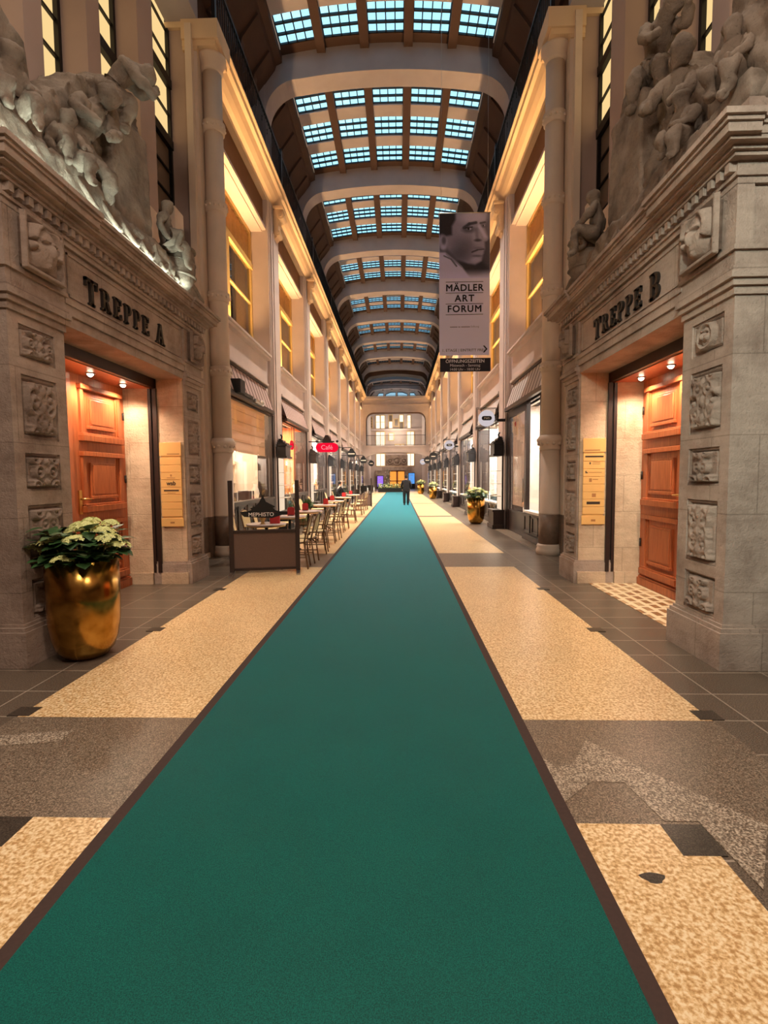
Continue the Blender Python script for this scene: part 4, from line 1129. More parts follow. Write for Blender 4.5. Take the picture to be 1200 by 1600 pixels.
# brass name boards on the far reveals
def board(s):
    x0, x1 = 2.895, 3.20
    nm = 'right' if s > 0 else 'left'
    lab = 'tall board of brass name plates with black strip, beside the right door' if s > 0 else 'tall board of brass name plates reading wsb beside the left door'
    t = thing('name_board', lab, 'sign', (s * (x0 + x1) / 2, 7.42, 0.85))
    Y = 7.40
    b = MB(); b.use(M['plate']).box(s * (x0 + 0.01), s * (x1 - 0.01), Y, 7.43, 0.86, 2.08); b.build('backing', None, t)
    def plate(z0, z1, dx=0.0):
        return MB().box(s * (x0 - dx), s * (x1 + dx), Y - 0.014, Y, z0 + 0.003, z1 - 0.003).build('name_plate', M['plate'], t, 0.002)
    plates = [plate(1.885, 2.085, 0.006)]
    zs = [1.865 - 0.108 * i for i in range(9)]
    for a, c in zip(zs, zs[1:]): plates.append(plate(c, a))
    plates.append(plate(0.855, 0.985, 0.012))
    def bar(x, w, z, h, m, pl):
        MB().box(s * (x0 + x * 0.305), s * (x0 + (x + w) * 0.305), Y - 0.0155, Y - 0.014, z - h / 2, z + h / 2).build('printed_line', M[m], pl)
    XX = (lambda f: s * (x0 + f * (x1 - x0)))
    if s < 0:
        text('lettering', 'wsb', 0.085, (XX(0.5), Y - 0.016, 1.49), (1, 0, 0), (0, 0, 1), M['ink'], plates[4], 0.001, offset=0.002)
        bar(0.14, 0.72, 1.385, 0.022, 'ink', plates[5]); bar(0.3, 0.4, 1.35, 0.008, 'inkfaint', plates[5])
        bar(0.3, 0.4, 1.57, 0.008, 'inkfaint', plates[3]); bar(0.47, 0.06, 1.605, 0.03, 'inkfaint', plates[3])
        bar(0.06, 0.6, 1.915, 0.014, 'inkfaint', plates[0]); bar(0.4, 0.2, 0.915, 0.022, 'inkfaint', plates[-1])
    else:
        bar(0.08, 0.84, 1.825, 0.022, 'ink', plates[1])
        bar(0.28, 0.06, 1.73, 0.03, 'ink', plates[2])
        for z in (1.745, 1.72): bar(0.42, 0.36, z, 0.007, 'inkfaint', plates[2])
        bar(0.10, 0.05, 1.605, 0.03, 'ink', plates[3]); bar(0.15, 0.06, 1.597, 0.014, 'ink', plates[3]); bar(0.25, 0.6, 1.60, 0.007, 'inkfaint', plates[3])
        bar(0.28, 0.12, 1.49, 0.05, 'inkfaint', plates[4]); bar(0.44, 0.25, 1.50, 0.01, 'inkfaint', plates[4])
        bar(0.42, 0.18, 1.275, 0.05, 'inkfaint', plates[6])
        bar(0.18, 0.62, 1.165, 0.038, 'ink', plates[7])
        bar(0.06, 0.7, 1.915, 0.014, 'inkfaint', plates[0]); bar(0.4, 0.2, 0.915, 0.03, 'inkfaint', plates[-1])
for s in (-1, 1): board(s)

# ------------------------------------------------------------------ upper walls of the rotunda with tall windows
PN = [(10.02, 10.62), (8.10, 8.60), (6.76, 7.06), (5.60, 5.90), (4.45, 4.75), (-6.0, 3.6)]
OPEN = [(8.60, 10.02), (7.06, 8.10), (5.90, 6.76), (4.75, 5.60), (3.6, 4.45)]
for s in (-1, 1):
    b = MB(); b.use(M['plaster_up'])
    for y0, y1 in PN: b.box(s * 3.64, s * 4.3, y0, y1, 4.3, 13.7)
    for y0, y1 in OPEN: b.box(s * 3.66, s * 4.3, y0, y1, 4.3, 5.88); b.box(s * 3.70, s * 4.3, y0, y1, 12.4, 13.7)
    b.box(s * 4.3, s * 5.5, -6, 10.6, 4.3, 4.5)
    b.box(s * 5.4, s * 5.6, -6, 10.6, 4.3, 13.7)
    b.box(s * 7.4, s * 7.6, -6, 4.3, 0, 5.0); b.box(s * 3.96, s * 7.5, 4.10, 4.3, 0, 4.5); b.box(s * 3.64, s * 7.6, -6, 4.0, 4.46, 4.6)
    struct(b.build('wall_rotunda_' + SIDE[s]))
    for i, (y0, y1) in enumerate(OPEN):
        X = 4.02; ym = (y0 + y1) / 2
        f = MB(); f.use(M['iron'])
        def bx(a, c, z0, z1, d=0.05): f.box(s * (X - d), s * (X + 0.03), a, c, z0, z1)
        bx(y0, y0 + 0.06, 5.88, 12.4); bx(y1 - 0.06, y1, 5.88, 12.4); bx(y0, y1, 5.88, 5.96)
        bx(ym - 0.018, ym + 0.018, 5.88, 12.4, 0.03)
        big = [7.75, 8.85, 10.8]
        for z in big: bx(y0, y1, z, z + 0.16, 0.07)
        for z in (6.35, 6.85, 7.3, 8.35, 9.35, 9.85, 10.35, 11.5): bx(y0, y1, z, z + 0.03, 0.03)
        w = struct(f.build(wname()))
        lit_hi = True
        MB().box(s * (X + 0.01), s * (X + 0.02), y0, y1, 7.85, 12.4).build('lit_pane', M['warmpane'], w)
        MB().box(s * (X + 0.01), s * (X + 0.02), y0, y1, 5.9, 7.85).build('lower_pane', M['greypane' if i == 0 else 'warmpane'], w)
b = MB(); b.use(M['plaster_up']).box(-8, 8, -6.3, -6.0, 0, 13.7)
struct(b.build('wall_front'))

# ------------------------------------------------------------------ round columns
def column(s):
    t = thing('round_column', 'tall cream round column with ring mouldings standing behind the %s portal' % SIDE[s], 'column', (s * 3.27, 10.28, 0))
    c = (s * 3.27, 10.28, 0)
    MB().lathe([(0.25, 0), (0.25, 0.10), (0.23, 0.13), (0.24, 0.17), (0.215, 0.21)], c, 32).build('foot', M['column'], t)
    MB().lathe([(0.212, 0.20), (0.205, 0.80)], c, 32).build('dark_base', M['colbase'], t)
    MB().lathe([(0.20, 0.79), (0.205, 0.83), (0.192, 0.86), (0.186, 2.10)], c, 32).build('lower_shaft', M['column'], t)
    b = MB(); b.use(M['column']).lathe([(0.19, 2.06), (0.215, 2.10), (0.195, 2.14), (0.24, 2.20), (0.26, 2.25), (0.26, 2.28), (0.23, 2.31), (0.22, 2.34), (0.19, 2.36)], c, 32)
    for i in range(12): b.ball((c[0] + 0.225 * math.cos(i * PI / 6), c[1] + 0.225 * math.sin(i * PI / 6), 2.19), 0.035, 6)
    b.build('capital', None, t)
    MB().lathe([(0.186, 2.35), (0.176, 9.3)], c, 32).build('shaft', M['column'], t)
    for z in (3.66, 5.10, 6.80, 8.28):
        b = MB(); b.use(M['column']).lathe([(0.18, z - 0.10), (0.205, z - 0.08), (0.20, z - 0.05), (0.215, z - 0.03), (0.215, z + 0.04), (0.205, z + 0.06), (0.22, z + 0.09), (0.18, z + 0.11)], c, 32)
        for i in range(14): b.ball((c[0] + 0.21 * math.cos(i * PI / 7), c[1] + 0.21 * math.sin(i * PI / 7), z + 0.005), 0.03, 6)
        b.build('ring_moulding', None, t)
    MB().lathe([(0.176, 9.28), (0.21, 9.33), (0.20, 9.4), (0.27, 9.52), (0.27, 9.57)], c, 32).build('head', M['column'], t)
    return t
for s in (-1, 1): column(s)

# ------------------------------------------------------------------ figures (statues and people)
BASE = {  # unit-height skeleton facing -y, z up: joint -> (x, y, z, radius)
    'pelvis': (0, 0, .50, .083), 'waist': (0, 0, .585, .070), 'chest': (0, -.005, .70, .088), 'neck': (0, 0, .805, .036), 'jaw': (0, -.012, .855, .046), 'head': (0, -.010, .905, .056), 'crown': (0, 0, .95, .042),
    'shl': (.105, 0, .765, .044), 'ell': (.135, .015, .61, .031), 'wrl': (.145, -.02, .475, .021), 'hal': (.147, -.03, .435, .021),
    'shr': (-.105, 0, .765, .044), 'elr': (-.135, .015, .61, .031), 'wrr': (-.145, -.02, .475, .021), 'har': (-.147, -.03, .435, .021),
    'hil': (.055, 0, .47, .060), 'knl': (.06, -.012, .275, .043), 'anl': (.06, .012, .05, .026), 'tol': (.065, -.08, .018, .020),
    'hir': (-.055, 0, .47, .060), 'knr': (-.06, -.012, .275, .043), 'anr': (-.06, .012, .05, .026), 'tor': (-.065, -.08, .018, .020)}
BONES = [('pelvis', 'waist'), ('waist', 'chest'), ('chest', 'neck'), ('neck', 'jaw'), ('jaw', 'head'), ('head', 'crown'),
         ('chest', 'shl'), ('shl', 'ell'), ('ell', 'wrl'), ('wrl', 'hal'), ('chest', 'shr'), ('shr', 'elr'), ('elr', 'wrr'), ('wrr', 'har'),
         ('pelvis', 'hil'), ('hil', 'knl'), ('knl', 'anl'), ('anl', 'tol'), ('pelvis', 'hir'), ('hir', 'knr'), ('knr', 'anr'), ('anr', 'tor')]
def xf(base, rz, h):
    m = Matrix.Rotation(rz, 3, 'Z'); base = Vector(base)
    return lambda p: tuple(base + m @ (Vector(p[:3]) * h))
def figure(name, base, rz, h, pose, mat, parent, fat=1.0, disp=0.0, dscale=0.1, fingers=False):
    J = dict(BASE)
    for k, v in pose.items(): J[k] = (v[0], v[1], v[2], v[3] if len(v) > 3 else BASE[k][3])
    T = xf(base, rz, h)
    names = list(J); idx = {n: i for i, n in enumerate(names)}
    pts = [(T(J[n]), J[n][3] * h * fat) for n in names]
    edges = [(idx[a], idx[b]) for a, b in BONES]
    if fingers:
        for sd in 'lr':
            w = Vector(J['wr' + sd][:3]); hnd = Vector(J['ha' + sd][:3]); d = (hnd - w).normalized(); side = Vector((0, 1, 0)).cross(d)
            sgn = -1 if sd == 'l' else 1
            for i, ln in enumerate((.040, .046, .043, .034)):
                off = Vector((0, (i - 1.5) * .011, 0)); p0 = hnd + d * .006 + off; p1 = p0 + d * ln * .55 + Vector((sgn * .003, 0, 0)); p2 = p1 + d * ln * .45 + Vector((sgn * .010, 0, 0))
                a = len(pts); pts += [(T(p1), .0052 * h), (T(p2), .0044 * h)]; pts.insert(a, (T(p0), .0058 * h)); edges += [(idx['ha' + sd], a), (a, a + 1), (a + 1, a + 2)]
            t0 = w + d * .018 + Vector((0, -.017, 0)); t1 = t0 + d * .022 + Vector((0, -.012, 0)); t2 = t1 + d * .020
            a = len(pts); pts += [(T(t0), .008 * h), (T(t1), .0065 * h), (T(t2), .005 * h)]; edges += [(idx['wr' + sd], a), (a, a + 1), (a + 1, a + 2)]
    return skin(name, pts, edges, mat, parent, 2, disp, dscale, 0)
SIT = {'pelvis': (0, 0, .10), 'waist': (0, -.01, .19), 'chest': (0, -.03, .31), 'neck': (0, -.04, .41), 'jaw': (0, -.06, .46), 'head': (0, -.06, .51), 'crown': (0, -.05, .555),
       'shl': (.105, -.03, .37), 'ell': (.16, -.10, .24), 'wrl': (.07, -.20, .20), 'hal': (.05, -.23, .20), 'shr': (-.105, -.03, .37), 'elr': (-.15, .03, .23), 'wrr': (-.13, -.06, .10), 'har': (-.12, -.09, .09),
       'hil': (.06, -.02, .09), 'knl': (.09, -.24, .15), 'anl': (.08, -.24, -.08), 'tol': (.08, -.31, -.11), 'hir': (-.06, -.02, .09), 'knr': (-.10, -.21, .20), 'anr': (-.09, -.14, .03), 'tor': (-.09, -.21, .01)}
LEAN = {'pelvis': (0, .06, .46), 'waist': (.02, .03, .55), 'chest': (.07, -.05, .65), 'neck': (.11, -.10, .74), 'jaw': (.13, -.13, .78), 'head': (.15, -.14, .83), 'crown': (.15, -.12, .875),
        'shl': (.16, -.04, .70), 'ell': (.20, -.12, .58), 'wrl': (.10, -.18, .52), 'hal': (.07, -.20, .51), 'shr': (-.02, -.08, .71), 'elr': (-.12, -.14, .60), 'wrr': (-.02, -.22, .54), 'har': (.02, -.24, .54),
        'hil': (.06, .05, .43), 'knl': (.17, -.08, .27), 'anl': (.12, .04, .05), 'tol': (.14, -.06, .02), 'hir': (-.06, .06, .43), 'knr': (-.14, .0, .26), 'anr': (-.20, .08, .05), 'tor': (-.22, -.02, .02)}
CROUCH = {'pelvis': (0, .08, .28), 'waist': (.05, .04, .36), 'chest': (.13, -.01, .44), 'neck': (.22, -.05, .50), 'jaw': (.26, -.07, .51), 'head': (.30, -.08, .53), 'crown': (.34, -.08, .555),
          'shl': (.20, .05, .49), 'ell': (.32, .03, .40), 'wrl': (.38, -.06, .46), 'hal': (.40, -.08, .48), 'shr': (.10, -.10, .49), 'elr': (.12, -.18, .36), 'wrr': (.24, -.20, .30), 'har': (.27, -.20, .29),
          'hil': (.05, .06, .26), 'knl': (.18, -.06, .22), 'anl': (.10, .06, .04), 'tol': (.16, -.02, .02), 'hir': (-.06, .08, .26), 'knr': (-.02, -.10, .20), 'anr': (-.12, .02, .04), 'tor': (-.08, -.08, .02)}

def rock(name, pts, x0, x1, mat, parent, seg=0.14, disp=0.07, dscale=0.18):
    """a rough block: outline in (y, z), thickness x0..x1, finely divided and roughened"""
    b = MB(); b.use(mat).prism(pts, 'x', x0, x1)
    o = b.build(name, None, parent)
    r = o.modifiers.new('remesh', 'REMESH'); r.mode = 'VOXEL'; r.voxel_size = 0.035; r.use_smooth_shade = True
    displace(o, disp, dscale); return o
def sculpture(s):
    side = SIDE[s]
    t = thing('stone_sculpture', 'weathered stone figure group around a tall slab on top of the %s portal' % side, 'sculpture', (s * 3.3, 6.3, 4.46))
    m = M['sculpt']; Z = 4.46
    P = lambda x: s * x
    rock('blank_slab', [(6.18, Z), (7.12, Z), (7.10, 5.4), (7.06, 6.05), (6.2, 5.95), (6.22, 5.2)], P(3.06), P(3.55), m, t, disp=0.05, dscale=0.22)
    rock('carved_block', [(5.16, Z), (6.4, Z), (7.05, 5.6), (7.18, 6.3), (7.05, 6.56), (6.6, 6.55), (6.2, 6.22), (5.8, 5.98), (5.5, 5.62), (5.22, 5.40), (5.12, 5.0)], P(3.22), P(3.62), m, t, disp=0.16, dscale=0.2)
    rock('rocky_foot', [(4.25, Z), (8.75, Z), (8.62, 4.60), (7.9, 4.72), (7.2, 4.84), (6.5, 4.72), (5.6, 4.84), (4.9, 4.70), (4.3, 4.75)], P(3.02), P(3.5), m, t, disp=0.09, dscale=0.12)
    rock('draped_mass', [(4.22, Z), (5.02, Z), (5.06, 4.95), (4.92, 5.35), (4.7, 5.62), (4.42, 5.66), (4.22, 5.4)], P(3.12), P(3.6), m, t, disp=0.14, dscale=0.16)
    rz = -PI / 2 if s > 0 else PI / 2                 # facing the passage
    def fg(name, y, h, pose, x=3.10, z=Z, extra=0.0, fat=1.25, d=0.10):
        return figure(name, (P(x), y, z), rz + extra, h, pose, m, t, fat, d, 0.10)
    fg('crouching_figure', 6.25, 1.45, CROUCH, 3.10, Z + 1.30, 0.5 * s, 1.55)
    fg('leaning_figure', 5.78, 1.60, LEAN, 3.20, Z + 0.02, 0.5 * s, 1.5)
    fg('reclining_figure', 5.35, 1.05, SIT, 3.10, Z + 0.22, 0.4 * s, 1.6)
    fg('seated_child', 7.52, 1.30, SIT, 3.10, Z + 0.36, -0.4 * s, 1.45, 0.06)
    fg('seated_boy', 4.62, 1.10, SIT, 3.12, Z + 0.24, 0.5 * s, 1.6)
    b = MB(); b.use(m)
    b.lathe([(0.0, 0), (0.22, 0.0), (0.28, 0.14), (0.30, 0.38), (0.26, 0.60), (0.17, 0.72), (0.0, 0.74)], (P(3.14), 8.02, Z + 0.03), 20)
    for z in (0.16, 0.36, 0.56): b.lathe([(0.27, z - 0.03), (0.32, z), (0.27, z + 0.03)], (P(3.14), 8.02, Z + 0.03), 20)
    o = b.build('beehive', None, t)
    sd = o.modifiers.new('sub', 'SUBSURF'); sd.levels = sd.render_levels = 2; displace(o, 0.03, 0.08)
    b = MB(); b.use(m)
    for i in range(7):
        a = i * 0.9; b.tube([(P(3.05 + 0.03 * math.sin(j + i)), 5.2 + 0.5 * i + 0.10 * j, Z + 0.12 + 0.10 * math.sin(j * 0.9 + i)) for j in range(6)], 0.055, 8)
    o = b.build('carved_drapery', None, t); displace(o, 0.03, 0.06)
    return t
for s in (-1, 1): sculpture(s)
# small LED light strip lying along the left cornice
b = MB(); b.use(M['chrome']).box(-2.985, -2.945, 4.3, 7.9, 4.34, 4.365)
o = b.build('light_strip'); tag(o, 'thin cool white light strip along the top of the left cornice below the figures', 'light')
MB().box(-2.98, -2.95, 4.3, 7.9, 4.365, 4.37).build('glowing_face', M['led'], o)
la = bpy.data.lights.new('light_strip_beam', 'AREA'); la.shape = 'RECTANGLE'; la.size = 0.05; la.size_y = 3.8; la.energy = 13; la.color = (0.80, 1.0, 0.88)
lo = bpy.data.objects.new('light_strip_beam', la); COL.objects.link(lo); lo.location = (-2.955, 6.1, 4.38); lo.rotation_euler = (0, PI - 0.25, 0)

# ------------------------------------------------------------------ planters with hydrangeas
def planter(loc, lab, plab, sc=1.0, seed=1, lod=1.0):
    t = thing('brass_planter', lab, 'planter', loc)
    b = MB(); b.use(M['pot'])
    prof = [(0.0, 0.0), (0.13, 0.0), (0.18, 0.02), (0.228, 0.08), (0.262, 0.18), (0.282, 0.32), (0.289, 0.5), (0.286, 0.86), (0.274, 0.86), (0.27, 0.74), (0.0, 0.74)]
    b.lathe([(r * sc, z * sc) for r, z in prof], (0, 0, 0), 48)
    b.build('vessel', None, t).matrix_parent_inverse = Matrix()
    b = MB(); b.use(M['soil']).lathe([(0, 0.752 * sc), (0.262 * sc, 0.75 * sc), (0.262 * sc, 0.745 * sc)], (0, 0, 0), 24)
    b.build('soil', None, t).matrix_parent_inverse = Matrix()
    rr = random.Random(seed)
    h = thing('hydrangea', plab, 'plant', (loc[0], loc[1], loc[2] + 0.75 * sc))
    def leafmesh(b, c, d, up, L, W):
        d = d.normalized(); sd = d.cross(up).normalized(); n = sd.cross(d)
        n1 = 5; A = []; B = []
        for i in range(n1 + 1):
            f = i / n1; w = W * math.sin(PI * (0.08 + 0.92 * f) ** 0.8) * 0.5; p = c + d * (L * f) - n * (0.25 * L * f * f)
            A.append((p + sd * w + n * 0.12 * w, p, p - sd * w + n * 0.12 * w))
        for a, e in zip(A, A[1:]):
            for k in (0, 1):
                f = b.face([a[k], a[k + 1], e[k + 1], e[k]]); f.smooth = True
    b = MB(); n = int(300 * lod)
    for i in range(n):
        a = rr.uniform(0, 2 * PI); el = rr.uniform(-0.25, 0.9); R = rr.uniform(0.10, 0.31)
        c = Vector((math.cos(a) * R * math.cos(el * 0.6) * 1.12, math.sin(a) * R * math.cos(el * 0.6), 0.13 + 0.28 * max(0, el) * rr.uniform(0.5, 1) + rr.uniform(-0.02, 0.05))) * sc
        d = Vector((math.cos(a + rr.uniform(-.6, .6)), math.sin(a + rr.uniform(-.6, .6)), rr.uniform(-0.25, 0.6)))
        b.use(M['leaf'] if rr.random() < 0.85 else M['leaf2']); leafmesh(b, c, d, Vector((0, 0, 1)), rr.uniform(0.10, 0.15) * sc, rr.uniform(0.10, 0.145) * sc)
    o = b.build('foliage', None, h, normals=False); o.matrix_parent_inverse = Matrix(); o['kind'] = 'stuff'
    heads = [(-0.36, -0.12, 0.22, .13), (-0.24, -0.02, 0.30, .09), (-0.16, -0.18, 0.30, .12), (-0.06, 0.1, 0.37, .10), (0.06, -0.04, 0.40, .13), (0.08, -0.22, 0.31, .105), (0.02, -0.34, 0.16, .08), (0.20, 0.02, 0.36, .10), (0.30, -0.08, 0.30, .12), (0.36, 0.0, 0.24, .10), (-0.02, 0.22, 0.44, .075), (0.16, 0.24, 0.42, .07), (-0.2, 0.24, 0.34, .1)]
    for x, y, z, r in heads:
        c = Vector((x * 0.9, y * 0.85, z - 0.02)) * sc; r *= sc
        b = MB(); b.use(M['flower'])
        for i in range(int(90 * lod)):
            a = rr.uniform(0, 2 * PI); u = rr.uniform(0, 1) ** 0.6
            p = c + Vector((math.cos(a) * u * r, math.sin(a) * u * r, r * 0.45 * math.sqrt(max(0, 1 - u * u)) + rr.uniform(-.006, .006)))
            nrm = Vector((math.cos(a) * u, math.sin(a) * u, 0.9)).normalized(); t1 = nrm.orthogonal().normalized(); t2 = nrm.cross(t1); q = 0.021 * sc
            rot = rr.uniform(0, 1.5)
            for k in range(4):
                d = t1 * math.cos(rot + k * PI / 2) + t2 * math.sin(rot + k * PI / 2); e = nrm.cross(d)
                b.face([p, p + d * q * 0.7 + e * q * 0.5 + nrm * 0.004, p + d * q * 1.15 + nrm * 0.002, p + d * q * 0.7 - e * q * 0.5 + nrm * 0.004])
        b.tube([tuple(c - Vector((x * 0.3, y * 0.3, 0.2)) * sc), tuple(c)], 0.006 * sc, 5); 
        fh = b.build('flower_head', None, h, normals=False); fh.matrix_parent_inverse = Matrix()
    return t, h
planter((-2.50, 4.36, 0.0), 'large polished gold planter standing by the left portal pier', 'hydrangea bush with cream green flower heads in the large gold planter on the left', 1.0, 3)
planter((2.82, 17.0, 0.0), 'tall gold planter in front of the shops on the right, nearest of that row', 'leafy flowering bush in the nearest gold planter on the right', 1.0, 5, 0.6)
planter((2.7, 36.6, 0.012), 'small distant gold planter on the right, second of that row', 'leafy bush in the second gold planter on the right', 1.0, 8, 0.3)
planter((2.3, 47.5, 0.0), 'farthest gold planter on the right, close to the bridge', 'leafy bush in the farthest gold planter on the right', 1.1, 9, 0.3)

# ------------------------------------------------------------------ café terrace on the left
def local(o): o.matrix_parent_inverse = Matrix(); return o
def windscreen(loc, rz, w, lab, logo=False):
    t = thing('cafe_windscreen', lab, 'screen', loc, rz)
    for x in (-w / 2, w / 2):
        local(MB().box(x - 0.035, x + 0.035, -0.035, 0.035, 0.03, 1.52).build('post', M['screenframe'], t, 0.006))
        local(MB().box(x - 0.03, x + 0.03, -0.34, 0.34, 0.0, 0.03).build('foot', M['chrome'], t))
    b = MB(); b.use(M['screenpanel']).box(-w / 2 + 0.035, w / 2 - 0.035, -0.012, 0.012, 0.08, 0.68); local(b.build('panel', None, t))
    b = MB(); b.use(M['screenframe']).box(-w / 2 + 0.03, w / 2 - 0.03, -0.022, 0.022, 0.66, 0.71).box(-w / 2 + 0.03, w / 2 - 0.03, -0.022, 0.022, 0.05, 0.09)
    local(b.build('rail', None, t))
    gm = MB(); gm.use(M['glass']).face([(-w / 2 + 0.035, 0, 0.71), (w / 2 - 0.035, 0, 0.71), (w / 2 - 0.035, 0, 1.47), (-w / 2 + 0.035, 0, 1.47)]); g = local(gm.build('glass_pane', None, t))
    if logo:
        # spread winged emblem printed on the glass, with lettering beneath
        y0, y1 = -0.0065, -0.0055
        b = MB(); b.use(M['black'])
        def pl(pts): b.prism([(x - 0.02, z) for x, z in pts], 'y', y0, y1)
        pl([(-0.06, 1.16), (0.0, 1.28), (0.05, 1.17), (0.20, 1.09), (0.16, 1.07), (0.20, 1.03), (0.32, 0.995), (-0.32, 0.995), (-0.18, 1.04), (-0.20, 1.07), (-0.12, 1.10)])
        pl([(-0.02, 1.25), (-0.035, 1.32), (-0.015, 1.36), (-0.02, 1.30), (0.0, 1.275)]); pl([(0.02, 1.25), (0.035, 1.31), (0.03, 1.285), (0.0, 1.265)])
        pl([(-0.36, 1.01), (-0.28, 1.02), (0.10, 0.99), (0.36, 1.0), (0.40, 0.985), (0.30, 0.95), (0.14, 0.90), (-0.30, 0.93), (-0.34, 0.97)])
        em = local(b.build('printed_emblem', None, g)); em.matrix_parent_inverse = Matrix()
        tx = text('emblem_lettering', 'MEPHISTO', 0.088, (-0.05, -0.0085, 0.962), (1, 0, 0), (0, 0, 1), M['white'], None, 0.0006, offset=0.001)
        tx.parent = g
    return t
windscreen((-1.93, 8.29, 0), 0.20, 1.06, 'dark brown café windscreen with glass top and black printed emblem, nearest the camera', True)
windscreen((-1.62, 27.2, 0), 0.15, 0.85, 'distant dark brown café windscreen closing the far end of the terrace')

def bistro_chair():
    t = thing('bistro_chair', 'x', 'chair')
    # faces +x; origin on the floor under the seat centre
    for y in (-0.18, 0.18):
        local(MB().tube([(0.19, y, 0.0), (0.18, y, 0.45)], 0.013, 8).build('leg', M['rattan'], t))
        local(MB().tube([(-0.25, y, 0.0), (-0.19, y, 0.45)], 0.013, 8).build('leg', M['rattan'], t))
    b = MB(); b.use(M['cream']).prism([(0.21, -0.19), (0.21, 0.19), (0.12, 0.225), (-0.12, 0.21), (-0.2, 0.16), (-0.2, -0.16), (-0.12, -0.21), (0.12, -0.225)], 'z', 0.445, 0.475)
    local(b.build('seat', None, t, 0.006))
    b = MB(); b.use(M['rattan']).tube([(0.225, -0.2, 0.455), (0.225, 0.2, 0.455), (0.13, 0.24, 0.455), (-0.12, 0.225, 0.455), (-0.21, 0.17, 0.455), (-0.21, -0.17, 0.455), (-0.12, -0.225, 0.455), (0.13, -0.24, 0.455)], 0.014, 8, True)
    for y in (-0.19, 0.19): b.tube([(0.19, y * 0.95, 0.2), (-0.22, y * 0.95, 0.2)], 0.009, 6)
    b.tube([(0.19, -0.18, 0.26), (0.19, 0.18, 0.26)], 0.009, 6)
    local(b.build('seat_frame', None, t))
    arch = [(-0.19, -0.19, 0.45), (-0.23, -0.20, 0.62), (-0.27, -0.20, 0.78), (-0.30, -0.15, 0.88), (-0.315, 0, 0.92), (-0.30, 0.15, 0.88), (-0.27, 0.20, 0.78), (-0.23, 0.20, 0.62), (-0.19, 0.19, 0.45)]
    local(MB().tube(arch, 0.014, 8).build('back_frame', M['rattan'], t))
    b = MB(); b.use(M['cream'])
    rows = [(-0.225, 0.16, 0.58), (-0.25, 0.185, 0.68), (-0.268, 0.185, 0.78), (-0.29, 0.14, 0.865), (-0.30, 0.06, 0.90)]
    for (xa, wa, za), (xb, wb, zb) in zip(rows, rows[1:]):
        for dx in (0.0, 0.012):
            b.face([(xa + dx, -wa, za), (xa + dx, wa, za), (xb + dx, wb, zb), (xb + dx, -wb, zb)])
    local(b.build('backrest', None, t))
    return t
ch0 = bistro_chair(); KC = kidmap(ch0); cused = [False]
def chair(x, y, rz, lab):
    if not cused[0]: o = ch0; cused[0] = True
    else: o = dup(ch0, kids=KC)
    o.location = (x, y, 0.005); o.rotation_euler = (0, 0, rz); o['label'] = lab; o['group'] = 'bistro chairs on the café terrace'
def bistro_table():
    t = thing('bistro_table', 'x', 'table')
    local(MB().lathe([(0, 0.72), (0.34, 0.72), (0.35, 0.73), (0.35, 0.745), (0.34, 0.752), (0, 0.752)], (0, 0, 0), 36).build('table_top', M['marble'], t))
    local(MB().lathe([(0.325, 0.70), (0.335, 0.70), (0.335, 0.722), (0.325, 0.722)], (0, 0, 0), 36).build('top_band', M['brass'], t))
    local(MB().lathe([(0.03, 0.03), (0.025, 0.4), (0.03, 0.68), (0.12, 0.715)], (0, 0, 0), 16).build('pedestal', M['iron'], t))
    b = MB(); b.use(M['iron'])
    for i in range(4):
        a = PI / 4 + i * PI / 2; b.tube([(0, 0, 0.10), (0.16 * math.cos(a), 0.16 * math.sin(a), 0.06), (0.27 * math.cos(a), 0.27 * math.sin(a), 0.012)], 0.016, 6)
    local(b.build('base', None, t)); return t
tb0 = bistro_table(); KT = kidmap(tb0)
TY = [8.98, 10.78, 12.45, 15.3, 17.9, 21.3, 24.4]
TX = [-2.08, -2.05, -1.95, -1.95, -2.0, -2.05, -1.95]
menu0 = None; tray0 = None
